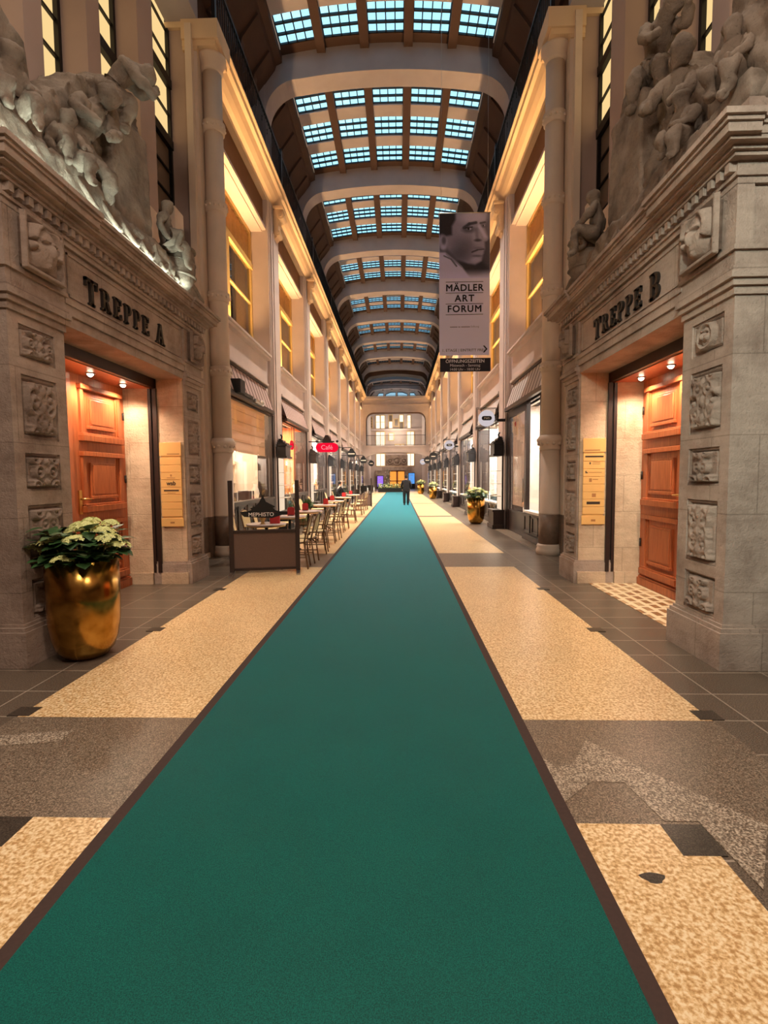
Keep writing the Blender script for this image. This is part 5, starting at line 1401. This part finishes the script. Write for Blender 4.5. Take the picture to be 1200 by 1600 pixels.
for i, (x, y) in enumerate(zip(TX, TY)):
    lab = 'round marble topped café table, %s one behind the near windscreen' % ORD[i]
    if i == 0: tb0.location = (x, y, 0.005); tb0['label'] = lab; tb0['group'] = 'bistro tables on the café terrace'
    else: dup(tb0, (x, y, 0.005), 0, lab, 'bistro tables on the café terrace', KT)
    # red menu holder
    if i == 0:
        b = MB(); b.use(M['red']).box(-0.085, 0.085, -0.05, 0.05, 0, 0.20)
        o = b.build('menu_box', None, None, 0.004); o.location = (x + 0.16, y - 0.02, 0.757); o.rotation_euler = (0, 0, 0.15)
        tag(o, 'large red menu box on the nearest café table', 'menu box')
        b = MB(); b.use(M['brass']).lathe([(0, 0), (0.05, 0), (0.03, 0.02), (0.03, 0.05), (0.05, 0.09), (0.055, 0.14), (0.048, 0.14), (0.0, 0.06)], n=16)
        for k in range(5): a = k * 1.26; b.ball((0.05 * math.cos(a), 0.05 * math.sin(a), 0.17), 0.022, 6)
        o = b.build('candle_holder'); o.location = (x - 0.02, y - 0.16, 0.757); tag(o, 'small brass flower shaped candle holder on the nearest café table', 'candle holder')
    else:
        if menu0 is None:
            b = MB(); b.use(M['red']).prism([(-0.075, 0), (0.075, 0), (0.075, 0.15), (0.05, 0.18), (-0.05, 0.18), (-0.075, 0.15)], 'y', -0.008, 0.008)
            o = menu0 = b.build('menu_card')
            bb_ = MB(); bb_.use(M['goods3']).box(-0.06, 0.06, -0.03, 0.03, 0, 0.015); local(bb_.build('card_foot', None, menu0)); KM0 = kidmap(menu0); menu0['category'] = 'menu'
        else: o = dup(menu0, kids=KM0)
        o.location = (x + (0.02 if i % 2 else -0.08), y + 0.05, 0.757); o.rotation_euler = (0, 0, 0.2 * (i % 3 - 1))
        tag(o, 'upright red menu card on the %s café table behind the near windscreen' % ORD[i], 'menu', 'menu cards on the café tables')
out = [(8.75, .06), (9.35, -.05), (10.45, .04), (11.05, -.1), (12.15, .05), (12.85, -.03), (14.55, 0.0), (15.45, .06), (17.6, -.05), (18.3, 0.04), (21.0, 0), (21.7, .05), (24.1, -.04), (24.8, 0)]
for i, (y, a) in enumerate(out):
    chair(-1.50 + 0.04 * (i % 3 - 1), y, PI + a, 'rattan bistro chair with its back to the carpet, %s from the near windscreen' % ORD[i] if i > 0 else 'rattan bistro chair with its back to the carpet, right behind the near windscreen')
inn = [(9.45, -2.56, .2), (10.25, -2.58, -.1), (11.0, -2.6, .1), (12.4, -2.6, 0), (15.0, -2.55, .2), (15.7, -2.5, -.1), (17.9, -2.6, 0), (22.1, -2.62, 0), (24.4, -2.62, 0)]
for i, (y, x, a) in enumerate(inn):
    chair(x, y, a, 'rattan bistro chair on the shop side of the café tables, %s from the near windscreen' % ORD[i])

# low white lounge chairs by the far end of the carpet
def lounge(loc, rz, lab):
    t = thing('lounge_chair', lab, 'chair', loc, rz)
    b = MB(); b.use(M['white'])
    for y in (-0.32, 0.32):
        b.tube([(0.3, y, 0.0), (0.3, y, 0.62), (-0.3, y, 0.66), (-0.34, y, 0.0)], 0.025, 8)
    local(b.build('frame', None, t))
    b = MB(); b.use(M['black']).box(-0.28, 0.28, -0.29, 0.29, 0.34, 0.46); local(b.build('seat_cushion', None, t, 0.03))
    b = MB(); b.use(M['black']).prism([(-0.30, 0.4), (-0.22, 0.4), (-0.30, 0.85), (-0.38, 0.85)], 'y', -0.29, 0.29); local(b.build('back_cushion', None, t, 0.03))
lounge((-2.75, 44.5, 0.012), PI / 2, 'white framed lounge chair with dark cushions left of the carpet far away, nearer of two')
lounge((-2.35, 47.5, 0.012), PI / 2, 'white framed lounge chair with dark cushions left of the carpet far away, farther of two')

# flower bed box closing the carpet and a slim dressed tree
t = thing('flower_trough', 'long dark trough of pale flowers and greenery at the far end of the carpet', 'planter', (-0.5, 54.0, 0))
MB().box(-1.9, 1.0, 53.7, 54.3, 0.02, 0.45).build('trough', M['black'], t)
rr = random.Random(4)
b = MB(); b.use(M['leaf'])
for i in range(420):
    x, y, z = rr.uniform(-1.9, 1.0), rr.uniform(53.65, 54.35), rr.uniform(0.40, 0.85)
    d = Vector((rr.uniform(-1, 1), rr.uniform(-1, 1), rr.uniform(-0.2, 1))).normalized() * 0.16; e = d.orthogonal().normalized() * 0.05; p = Vector((x, y, z))
    b.use(M['leaf'] if rr.random() < .6 else M['flower']); b.face([p, p + d * .5 + e, p + d, p + d * .5 - e])
o = b.build('flowers_and_leaves', None, t, normals=False); o['kind'] = 'stuff'
t = thing('slim_tree', 'slim dark green topiary tree with pale baubles left of the far lit doors', 'tree', (-0.95, 58.0, 0))
MB().lathe([(0, 0), (0.2, 0), (0.26, 0.5), (0, 0.5)], (-0.95, 58, 0), 16).build('tub', M['black'], t)
b = MB(); b.use(M['leaf'])
for i in range(500):
    a, z = rr.uniform(0, 2 * PI), rr.uniform(0.5, 2.5); R = 0.34 * (0.7 + 0.4 * math.sin(z * 7)) * rr.uniform(.5, 1)
    p = Vector((-0.95 + R * math.cos(a), 58 + R * math.sin(a), z)); d = Vector((math.cos(a), math.sin(a), rr.uniform(-.3, .6))) * 0.12; e = Vector((-math.sin(a), math.cos(a), 0)) * 0.04
    b.face([p, p + d * .5 + e, p + d, p + d * .5 - e])
o = b.build('foliage', None, t, normals=False); o['kind'] = 'stuff'
for i in range(14):
    a, z = i * 2.4, 0.7 + i * 0.12; b = MB(); b.use(M['white']); b.ball((-0.95 + 0.3 * math.cos(a), 58 + 0.3 * math.sin(a), z), 0.05, 6); b.build('bauble', None, t)
# palms in tubs along the left
for i, (x, y, l) in enumerate(((-2.78, 28.1, 'bushy green plant in a pale tub beside the distant end of the café terrace'), (-2.85, 16.6, 'bushy green plant in a glass green tub between the café tables and the shops'))):
    t = thing('potted_plant', l, 'plant', (x, y, 0.012))
    MB().lathe([(0, 0.012), (0.17, 0.012), (0.22, 0.62), (0.19, 0.62), (0, 0.55)], (x, y, 0), 20).build('tub', M['leaf2'], t)
    b = MB(); b.use(M['leaf'])
    for k in range(160):
        a, el, L = rr.uniform(0, 2 * PI), rr.uniform(0.2, 1.4), rr.uniform(.2, .42)
        p = Vector((x, y, 0.58)) + Vector((math.cos(a), math.sin(a), 0)) * 0.1; d = Vector((math.cos(a) * math.cos(el), math.sin(a) * math.cos(el), math.sin(el))) * L; e = d.orthogonal().normalized() * 0.035
        b.face([p, p + d * .5 + e, p + d - Vector((0, 0, .03)), p + d * .5 - e])
    o = b.build('foliage', None, t, normals=False); o['kind'] = 'stuff'

# ------------------------------------------------------------------ people
def walker():
    H = 1.74; base = (0.68, 28.2, 0.022)
    pose = {'anl': (.06, .03, .05), 'tol': (.068, -.06, .018), 'knl': (.062, -.03, .275), 'anr': (-.05, -.02, .05), 'tor': (-.06, -.10, .018), 'ell': (.15, .0, .62), 'wrl': (.12, -.06, .50), 'hal': (.11, -.085, .465), 'elr': (-.15, .0, .62), 'wrr': (-.12, -.06, .50), 'har': (-.11, -.085, .465)}
    t = thing('person', 'person in dark coat and trousers walking away on the carpet with hands in front', 'person', base)
    rz = PI
    figure('body', base, rz, H, pose, M['skin'], t, 0.98, fingers=True)
    T = xf(base, rz, H)
    J = dict(BASE)
    for k, v in pose.items(): J[k] = (v[0], v[1], v[2], J[k][3])
    def cl(name, joints, edges, mat, extra):
        pts = [(T(J[j] if isinstance(j, str) else j), (J[j][3] if isinstance(j, str) else j[3]) * H * extra) for j in joints]
        return skin(name, pts, edges, mat, t, 2)
    cl('coat', [(0, 0, .40, .105), (0, 0, .50, .108), (0, 0, .60, .105), (0, -.0, .71, .105), (0, 0, .80, .05), 'shl', 'ell', 'wrl', 'shr', 'elr', 'wrr'],
       [(0, 1), (1, 2), (2, 3), (3, 4), (3, 5), (5, 6), (6, 7), (3, 8), (8, 9), (9, 10)], M['coat'], 1.16)
    cl('trousers', [(0, 0, .50, .08), 'hil', 'knl', (.06, .03, .035, .038), 'hir', 'knr', (-.05, -.02, .035, .038)], [(0, 1), (1, 2), (2, 3), (0, 4), (4, 5), (5, 6)], M['trouser'], 1.15)
    cl('hair', [(0, .018, .838, .040), (0, .006, .875, .056), (0, .0, .925, .062), (0, .0, .958, .045)], [(0, 1), (1, 2), (2, 3)], M['hair'], 1.06)
    for sd in 'lr':
        a, q = J['an' + sd], J['to' + sd]
        cl('shoe', [(a[0], a[1] + .02, .022, .027), (a[0], a[1], .03, .03), (q[0], q[1], .018, .024)], [(0, 1), (1, 2)], M['shoe'], 1.0)
walker()
def sitter():
    base = (-2.60, 24.4, 0.482); H = 1.7; rz = PI / 2
    t = thing('person', 'person with dark hair and dark jacket sitting on the shop side of the café', 'person', (-2.60, 24.4, 0))
    figure('body', base, rz, H, SIT, M['skin'], t, 1.0, fingers=True)
    T = xf(base, rz, H)
    def cl(name, js, edges, mat, ex): return skin(name, [(T((SIT[j] if isinstance(j, str) else j)), (BASE[j][3] if isinstance(j, str) else j[3]) * H * ex) for j in js], edges, mat, t, 2)
    cl('jacket', ['pelvis', 'waist', 'chest', (0, -.035, .385, .05), 'shl', 'ell', 'wrl', 'shr', 'elr', 'wrr'], [(0, 1), (1, 2), (2, 3), (2, 4), (4, 5), (5, 6), (2, 7), (7, 8), (8, 9)], M['coat'], 1.22)
    cl('trousers', ['pelvis', 'hil', 'knl', 'anl', 'hir', 'knr', 'anr'], [(0, 1), (1, 2), (2, 3), (0, 4), (4, 5), (5, 6)], M['trouser'], 1.14)
    cl('hair', [(0, -.02, .44, .05), (0, -.035, .50, .064), (0, -.05, .55, .05)], [(0, 1), (1, 2)], M['hair'], 1.08)
sitter()

# ------------------------------------------------------------------ hanging banner
def banner():
    Y = 13.5; x0, x1 = 1.335, 2.62; zb, zt = 4.68, 8.22; zp = 6.62
    t = thing('hanging_banner', 'tall lilac white banner with a portrait and MÄDLER ART FORUM hanging at right', 'banner', ((x0 + x1) / 2, Y, zb))
    b = MB(); b.use(M['banner']).box(x0, x1, Y - 0.004, Y + 0.004, zb, zt); cloth = b.build('banner_cloth', None, t)
    # printed portrait: tone field on a fine grid
    nx, ny = 90, 124
    U, V = np.meshgrid(np.linspace(0, 1, nx), np.linspace(0, 1, ny))      # V = 0 at the top
    px, py = 85 + U * 485, 90 + V * 640
    def sm(d, w): return np.clip(0.5 - d / w, 0, 1)
    def ell(cx, cy, rx, ry, w=0.5, rot=0.0):
        dx, dy = px - cx, py - cy; c, s_ = math.cos(rot), math.sin(rot)
        a, q = dx * c + dy * s_, -dx * s_ + dy * c
        return sm(np.hypot(a / rx, q / ry) - 1, w)
    def cap(xa, ya, xb, yb, r, w=0.8):
        dx, dy = xb - xa, yb - ya; tt = np.clip(((px - xa) * dx + (py - ya) * dy) / (dx * dx + dy * dy), 0, 1)
        return sm(np.hypot(px - xa - tt * dx, py - ya - tt * dy) / r - 1, w)
    def poly(pts, w=16):
        ins = np.zeros_like(px, bool); dist = np.full_like(px, 1e9); n = len(pts)
        for i in range(n):
            (xa, ya), (xb, yb) = pts[i], pts[(i + 1) % n]
            cond = ((ya > py) != (yb > py)); xi = (xb - xa) * (py - ya) / ((yb - ya) if yb != ya else 1e-9) + xa
            ins ^= cond & (px < xi)
            dx, dy = xb - xa, yb - ya; tt = np.clip(((px - xa) * dx + (py - ya) * dy) / (dx * dx + dy * dy + 1e-9), 0, 1)
            dist = np.minimum(dist, np.hypot(px - xa - tt * dx, py - ya - tt * dy))
        return sm(np.where(ins, -dist, dist), w)
    Tn = np.full_like(px, 0.40)
    def lay(m, v, a=1.0):
        nonlocal Tn
        Tn = Tn * (1 - m * a) + v * m * a
    lay(poly([(510, 360), (600, 330), (600, 700), (420, 640), (480, 570)], 40), 0.30)
    lay(poly([(250, 540), (500, 560), (560, 640), (440, 720), (300, 690)], 40), 0.22)                       # shadow under the jaw
    lay(poly([(200, 90), (545, 90), (528, 180), (522, 240), (556, 340), (520, 372), (524, 440), (505, 500), (492, 560), (430, 598), (360, 585), (250, 540), (170, 440), (140, 300)], 22), 0.60)
    lay(ell(400, 130, 130, 60, 0.9), 0.74, 0.8); lay(ell(210, 350, 60, 90, 0.9), 0.56)
    lay(ell(320, 430, 95, 95, 1.2), 0.38, 0.75); lay(ell(260, 500, 90, 60, 1.2), 0.36, 0.7)
    lay(ell(440, 330, 40, 60, 1.0), 0.68, 0.6)
    lay(poly([(60, 60), (238, 88), (240, 150), (205, 215), (205, 300), (150, 310), (110, 290), (60, 300)], 26), 0.17)
    lay(cap(322, 232, 372, 196, 15), 0.22, 0.9); lay(cap(372, 196, 436, 184, 14), 0.24, 0.9); lay(cap(480, 190, 522, 182, 10), 0.26, 0.8)
    lay(ell(365, 252, 58, 30, 0.9), 0.30, 0.75); lay(ell(372, 244, 20, 12, 0.6), 0.74); lay(ell(366, 244, 11, 12, 0.5), 0.14); lay(cap(330, 236, 402, 226, 5), 0.14, 0.9)
    lay(ell(505, 218, 28, 18, 0.9), 0.34, 0.8); lay(ell(512, 214, 12, 8, 0.6), 0.70); lay(ell(508, 214, 7, 8, 0.5), 0.16)
    lay(cap(470, 220, 528, 330, 16, 1.0), 0.76, 0.8); lay(cap(440, 250, 450, 340, 16, 1.2), 0.42, 0.6); lay(ell(455, 358, 34, 14, 0.9), 0.26, 0.9); lay(ell(530, 352, 22, 18, 0.9), 0.62, 0.7)
    lay(cap(400, 474, 452, 452, 7), 0.20, 0.9); lay(cap(452, 452, 512, 446, 6), 0.20, 0.9); lay(ell(462, 434, 46, 12, 0.9), 0.46, 0.8); lay(ell(458, 486, 48, 15, 0.9), 0.62, 0.8); lay(ell(450, 512, 46, 10, 1.0), 0.34, 0.7)
    lay(ell(436, 552, 46, 26, 0.9), 0.72, 0.7)
    lay(ell(122, 372, 42, 74, 0.5, -0.15), 0.66); lay(ell(128, 352, 20, 38, 0.8), 0.34, 0.85); lay(ell(122, 420, 24, 20, 0.8), 0.74, 0.8)
    lay(poly([(60, 470), (140, 470), (300, 610), (390, 740), (60, 760)], 18), 0.80)
    lay(cap(130, 505, 200, 540, 7), 0.34, 0.8); lay(cap(200, 540, 250, 608, 8), 0.34, 0.85); lay(cap(150, 490, 300, 620, 5), 0.5, 0.6)
    fade = np.clip((py - 640) / 90, 0, 1); Tn = Tn * (1 - fade) + 0.86 * fade
    nz = np.random.RandomState(3).rand(ny, nx) * 0.02; Tn = Tn + nz
    me = bpy.data.meshes.new('printed_portrait')
    vs = [(x0 + 0.005 + float(U[j, i]) * (x1 - x0 - 0.01), Y - 0.0062, zt - 0.01 - float(V[j, i]) * (zt - zp)) for j in range(ny) for i in range(nx)]
    fs = [(j * nx + i, (j + 1) * nx + i, (j + 1) * nx + i + 1, j * nx + i + 1) for j in range(ny - 1) for i in range(nx - 1)]
    me.from_pydata(vs, [], fs)
    ca = me.color_attributes.new('print', 'FLOAT_COLOR', 'POINT')
    g = Tn.reshape(-1); colr = np.stack([g * 0.98, g * 0.96, g * 1.16, np.ones_like(g)], 1)
    colr[:, :3] = np.where(colr[:, :3] <= 0.04045, colr[:, :3] / 12.92, ((colr[:, :3] + 0.055) / 1.055) ** 2.4)
    ca.data.foreach_set('color', colr.astype(np.float32).reshape(-1))
    nt = NT('portrait_print'); at = nt.node('ShaderNodeAttribute'); at.attribute_name = 'print'; nt.link(at.outputs['Color'], nt.b.inputs['Base Color']); nt.b.inputs['Roughness'].default_value = 0.85
    me.materials.append(nt.m); me.update(); link('printed_portrait', me, cloth)
    # lettering
    ink = plain('violet_black_print', rgb(30, 22, 44), 0.8); cx = (x0 + x1) / 2 - 0.04; u, v = (1, 0, 0), (0, 0, 1); yy = Y - 0.0065
    zof = lambda p: zt - (p - 90) / (1385 - 90) * (zt - zb)
    xof = lambda p: x0 + (p - 88) / (570 - 88) * (x1 - x0)
    for p in (712, 812, 912, 1010): MB().box(xof(150), xof(508), Y - 0.0065, Y - 0.0055, zof(p) - 0.007, zof(p) + 0.007).build('ruled_line', ink, cloth)
    text('lettering', 'MÄDLER', 0.235, (xof(330), yy, zof(768)), u, v, ink, cloth, 0.0004, offset=0.006, space=1.12)
    text('lettering', 'ART', 0.235, (xof(330), yy, zof(864)), u, v, ink, cloth, 0.0004, offset=0.006, space=1.22)
    text('lettering', 'FORUM', 0.235, (xof(330), yy, zof(960)), u, v, ink, cloth, 0.0004, offset=0.006, space=1.18)
    for a, c in ((192, 262), (270, 290), (298, 384)): MB().box(xof(a), xof(c), Y - 0.0065, Y - 0.0055, zof(1124) - 0.012, zof(1124) + 0.012).build('faint_printed_line', plain('grey_print', rgb(150, 138, 166), 0.8), cloth)
    text('lettering', 'Stiftung', 0.07, (xof(430), yy, zof(1122)), u, v, bpy.data.materials['grey_print'], cloth, 0.0004)
    text('lettering', '1. ETAGE | EINTRITT FREI', 0.098, (xof(318), yy, zof(1340)), u, v, ink, cloth, 0.0004)
    b = MB(); b.use(ink)
    X0, X1, zc, hh, w = xof(508), xof(552), zof(1330), 0.088, 0.04
    b.prism([(X0, zc + hh), (X0 + w, zc + hh), (X1, zc), (X0 + w, zc - hh), (X0, zc - hh), (X1 - w * 1.2, zc)], 'y', Y - 0.0065, Y - 0.0055)
    b.build('arrow', None, cloth)
    MB().tube([(x0 - 0.02, Y, zt), (x1 + 0.02, Y, zt)], 0.012).build('top_rod', M['chrome'], t)
    for x in (x0 + 0.06, x1 - 0.06): MB().tube([(x, Y, zt), (x, Y, 13.2)], 0.004, 5).build('cable', M['chrome'], t)
    t2 = thing('opening_hours_board', 'small black board with opening hours in white hanging under the banner', 'sign', ((x0 + x1) / 2, Y, 4.26))
    b = MB(); b.use(M['bannernavy']).box(x0 + 0.02, x1 + 0.03, Y - 0.012, Y + 0.012, 4.265, 4.605); bd = b.build('board', None, t2)
    wh = plain('white_print', rgb(226, 222, 232), 0.7); xm = (x0 + x1) / 2 + 0.02; yy = Y - 0.0125
    text('lettering', 'ÖFFNUNGSZEITEN', 0.118, (xm, yy, 4.525), u, v, wh, bd, 0.0004, offset=0.002)
    text('lettering', 'Mittwoch - Samstag', 0.098, (xm, yy, 4.42), u, v, wh, bd, 0.0004)
    text('lettering', '14:00 Uhr - 18:00 Uhr', 0.088, (xm, yy, 4.32), u, v, wh, bd, 0.0004)
    for x in (x0 + 0.08, x1 - 0.05): MB().tube([(x, Y, 4.60), (x, Y, zb)], 0.004, 5).build('link', M['chrome'], t2)
banner()

# ------------------------------------------------------------------ projecting shop signs
def round_sign(s, y, xc, zc, r, lab, mat, pill=True, square=True, letters='P&S'):
    t = thing('shop_sign', lab, 'sign', (s * SX, y, zc))
    c = (s * xc, y, zc)
    b = MB(); b.use(M[mat]); n = 32
    b.prism([(c[0] + r * math.cos(2 * PI * i / n), zc + r * math.sin(2 * PI * i / n)) for i in range(n)], 'y', y - 0.04, y + 0.04); d = b.build('disc', None, t)
    b = MB(); b.use(M['iron']); q = r * 1.28
    if square:
        for e in (q, q * 0.90):
            for a in (-1, 1):
                b.box(c[0] - e, c[0] + e, y - 0.012, y + 0.012, zc + a * e - 0.007, zc + a * e + 0.007); b.box(c[0] + a * e - 0.007, c[0] + a * e + 0.007, y - 0.012, y + 0.012, zc - e, zc + e)
        b.box(c[0] + s * q, s * (SX - 0.05), y - 0.03, y + 0.03, zc - 0.10, zc - 0.02)
    else:
        b.tube([(s * (SX - 0.05), y, zc + r * 1.1), (c[0], y, zc + r * 1.2)], 0.02); b.tube([(c[0], y, zc + r * 1.25), (c[0], y, zc + r * 0.9)], 0.02)
        b.tube([(c[0] + r * math.cos(2 * PI * i / 24), y, zc + r * math.sin(2 * PI * i / 24)) for i in range(24)], 0.018, 6, True)
    b.build('bracket', None, t)
    if pill:
        b = MB(); b.use(M['black']); w, h = r * 0.36, r * 0.27
        pts = [(c[0] + w + h * math.cos(a), zc + h * math.sin(a)) for a in [-PI / 2 + PI * i / 8 for i in range(9)]] + [(c[0] - w - h * math.cos(a), zc - h * math.sin(a)) for a in [-PI / 2 + PI * i / 8 for i in range(9)]]
        b.prism(pts, 'y', y - 0.046, y - 0.04); pl = b.build('dark_pill', None, d)
        text('lettering', letters, r * 0.36, (c[0], y - 0.047, zc), (1, 0, 0), (0, 0, 1), M['white'], pl, 0.001, space=1.2)
    else:
        b = MB(); b.use(M['shelf']).box(c[0] - r * 0.55, c[0] + r * 0.55, y - 0.046, y - 0.04, zc - r * 0.12, zc + r * 0.08); b.build('pale_band', None, d)
round_sign(1, 15.25, 2.855, 3.26, 0.235, 'white lit round sign with black pill in a square frame, nearest on the right', 'whitesign')
round_sign(1, 26.8, 2.90, 3.20, 0.24, 'white lit round sign with black pill, second one along the right side', 'whitesign')
round_sign(1, 43.4, 2.3, 2.85, 0.24, 'plain white round sign, farthest white one on the right', 'whitesign', False, False)
round_sign(1, 32.4, 2.45, 2.86, 0.24, 'black round hanging sign, nearer of two on the right', 'black', False, False)
round_sign(1, 37.9, 2.38, 2.80, 0.24, 'black round hanging sign, farther of two on the right', 'black', False, False)
def lamp_sign(s, y, xc, zc, w, lab):
    t = thing('hanging_sign', lab, 'sign', (s * SX, y, zc))
    b = MB(); b.use(M['black']).prism([(s * xc - w, zc - 0.10), (s * xc + w, zc - 0.10), (s * xc + w, zc + 0.02), (s * xc + w * 0.5, zc + 0.16), (s * xc + 0.06, zc + 0.26), (s * xc - 0.06, zc + 0.26), (s * xc - w * 0.5, zc + 0.16), (s * xc - w, zc + 0.02)], 'y', y - 0.05, y + 0.05)
    b.prism([(s * xc - w * .7, zc - 0.2), (s * xc + w * .7, zc - 0.2), (s * xc + w, zc - 0.10), (s * xc - w, zc - 0.10)], 'y', y - 0.04, y + 0.04)
    d = b.build('board', None, t)
    MB().box(s * xc - w * .75, s * xc + w * .75, y - 0.056, y - 0.05, zc - 0.05, zc + 0.005).build('pale_band', M['shelf'], d)
    MB().tube([(s * SX, y, zc + 0.32), (s * xc, y, zc + 0.30), (s * xc, y, zc + 0.24)], 0.018).build('bracket', M['iron'], t)
lamp_sign(-1, 26.8, 2.18, 2.82, 0.22, 'black hexagonal hanging sign on the left, nearest of three')
lamp_sign(-1, 32.4, 1.95, 2.66, 0.21, 'black hexagonal hanging sign on the left, second of three')
round_sign(-1, 37.9, 1.75, 2.60, 0.20, 'black round hanging sign on the left, farthest of three', 'black', False, False)
# red lit sign
def red_sign():
    y, xc, zc = 20.9, 2.64, 2.785
    t = thing('red_neon_sign', 'red glowing oblong sign with pale lettering projecting from the left wall', 'sign', (-SX, y, zc))
    w, h = 0.27, 0.185
    pts = [(-xc + w + h * math.cos(a), zc + h * math.sin(a)) for a in [-PI / 2 + PI * i / 10 for i in range(11)]] + [(-xc - w - h * math.cos(a), zc - h * math.sin(a)) for a in [-PI / 2 + PI * i / 10 for i in range(11)]]
    b = MB(); b.use(M['redsign']).prism(pts, 'y', y - 0.05, y + 0.05); d = b.build('lit_body', None, t)
    text('lettering', 'Café', 0.26, (-xc, y - 0.052, zc), (1, 0, 0), (0, 0, 1), M['pinktext'], d, 0.001)
    b = MB(); b.use(M['iron']).box(-SX, -xc + 0.3, y - 0.02, y + 0.02, zc + 0.22, zc + 0.26).box(-xc - 0.16, -xc + 0.16, y - 0.06, y + 0.06, zc + 0.19, zc + 0.34).prism([(-xc - 0.14, zc + 0.34), (-xc + 0.14, zc + 0.34), (-xc + 0.06, zc + 0.5), (-xc - 0.06, zc + 0.5)], 'y', y - 0.05, y + 0.05)
    for q in (-0.42, 0.42): b.ball((-xc + q, y, zc + 0.25), 0.055, 8)
    b.build('bracket', None, t)
    # its twin seen on the next shop
    t = thing('red_neon_sign', 'small red glowing oblong sign inside the second left shop window', 'sign', (-3.8, 18.6, 2.7))
    b = MB(); b.use(M['redsign']).prism([(18.6 + 0.2 * math.cos(a) * (1.3), 2.75 + 0.17 * math.sin(a)) for a in [i * PI / 10 for i in range(20)]], 'x', -3.62, -3.58)
    b.build('lit_body', None, t)
    MB().tube([(-3.60, 18.6, 2.9), (-3.60, 18.6, 3.5)], 0.01).build('hanger', M['iron'], t)
red_sign()
# heater box on the first awning and a pale wall fitting beside it
t = thing('wall_loudspeaker', 'black box loudspeaker on an arm in front of the first left awning', 'loudspeaker', (-3.3, 11.5, 3.55))
b = MB(); b.use(M['black']).box(-3.42, -3.14, 11.15, 11.50, 3.42, 3.72); o = b.build('cabinet', None, t, 0.015)
MB().box(-3.27, -3.22, 11.5, 12.4, 3.44, 3.52).build('arm', M['black'], t)
t = thing('awning_motor', 'pale grey motor fitting on the front bar of the first left awning', 'fitting', (-3.22, 12.95, 3.45))
b = MB(); b.use(M['chrome']).box(-3.26, -3.19, 12.55, 13.3, 3.40, 3.50); b.build('housing', None, t, 0.02)
MB().tube([(-3.185, 13.1 + 0.14 * math.cos(a), 3.46 + 0.06 * math.sin(a)) for a in [i * PI / 8 for i in range(16)]], 0.016, 6, True).build('ring', M['white'], t)

# ------------------------------------------------------------------ lights
def add_light(name, typ, loc, energy, color, rot=(0, 0, 0), **kw):
    la = bpy.data.lights.new(name, typ); la.energy = energy; la.color = color
    for k, v in kw.items(): setattr(la, k, v)
    o = bpy.data.objects.new(name, la); COL.objects.link(o); o.location = loc; o.rotation_euler = rot; return o
for s in (-1, 1):
    for k in range(NB):
        y0, y1 = bay(k)
        add_light('window_sill_light', 'AREA', (s * 3.80, (y0 + y1) / 2, 5.16), 56, (1.0, 0.60, 0.25), (0, PI - s * 0.02, 0), shape='RECTANGLE', size=0.12, spread=1.3, size_y=(y1 - y0) * 0.8)
for k, yb in enumerate(BEAMS[1:9]):
    add_light('vault_lamp_beam', 'SPOT', (0, yb + 0.56, 12.9), 2000, (1.0, 0.89, 0.76), (0, 0, 0), spot_size=1.5, spot_blend=0.8, shadow_soft_size=0.15)
for x, y, e in ((-1.6, 4.2, 800), (1.6, 4.2, 800), (-1.2, 0.0, 600), (1.2, 0.0, 600)):
    add_light('rotunda_ceiling_lamp', 'SPOT', (x, y, 13.4), e * 0.9, (1.0, 0.87, 0.72), (0, 0, 0), spot_size=1.05, spot_blend=0.9, shadow_soft_size=0.2)
for x in (-1.2, 1.2): add_light('portal_fill_light', 'POINT', (x, 0.8, 5.2), 125, (1.0, 0.84, 0.68), shadow_soft_size=0.3)  # unseen fill lights, added to brighten the portal fronts
add_light('rotunda_cool_lamp', 'SPOT', (-1.5, -4.0, 6.0), 1500, (0.80, 1.0, 0.88), Vector((5.2, 8.0, -3.6)).to_track_quat('-Z', 'Y').to_euler(), spot_size=0.55, spot_blend=0.8, shadow_soft_size=0.2)

# ------------------------------------------------------------------ sky, camera, view
w = bpy.data.worlds.new('dusk_sky'); SC.world = w; w.use_nodes = True
nt = w.node_tree; bg = nt.nodes['Background']
tc = nt.nodes.new('ShaderNodeTexCoord'); nz = nt.nodes.new('ShaderNodeTexNoise'); nz.inputs['Scale'].default_value = 2.5
rp = nt.nodes.new('ShaderNodeValToRGB'); rp.color_ramp.elements[0].position = 0.3; rp.color_ramp.elements[0].color = rgb(150, 200, 232); rp.color_ramp.elements[1].position = 0.7; rp.color_ramp.elements[1].color = rgb(170, 222, 242)
nt.links.new(tc.outputs['Generated'], nz.inputs['Vector']); nt.links.new(nz.outputs['Fac'], rp.inputs['Fac']); nt.links.new(rp.outputs['Color'], bg.inputs['Color'])
bg.inputs['Strength'].default_value = 1.2

cam = bpy.data.cameras.new('camera'); co = bpy.data.objects.new('camera', cam); COL.objects.link(co)
cam.sensor_fit = 'VERTICAL'; cam.sensor_height = 36.0; cam.lens = 18.0; cam.clip_start = 0.05; cam.clip_end = 300
R = Matrix(((0.99955807, 0.0058984, 0.02913544), (0.02867293, 0.06731906, -0.99731941), (-0.00784396, 0.99771406, 0.06712019)))
mw = R.to_4x4(); mw.translation = Vector((0.27, 0.0, 1.55)); co.matrix_world = mw
SC.camera = co
SC.view_settings.view_transform = 'Standard'; SC.view_settings.look = 'None'; SC.view_settings.gamma = 1.0; SC.view_settings.use_curve_mapping = False
SC.view_settings.exposure = 0.8
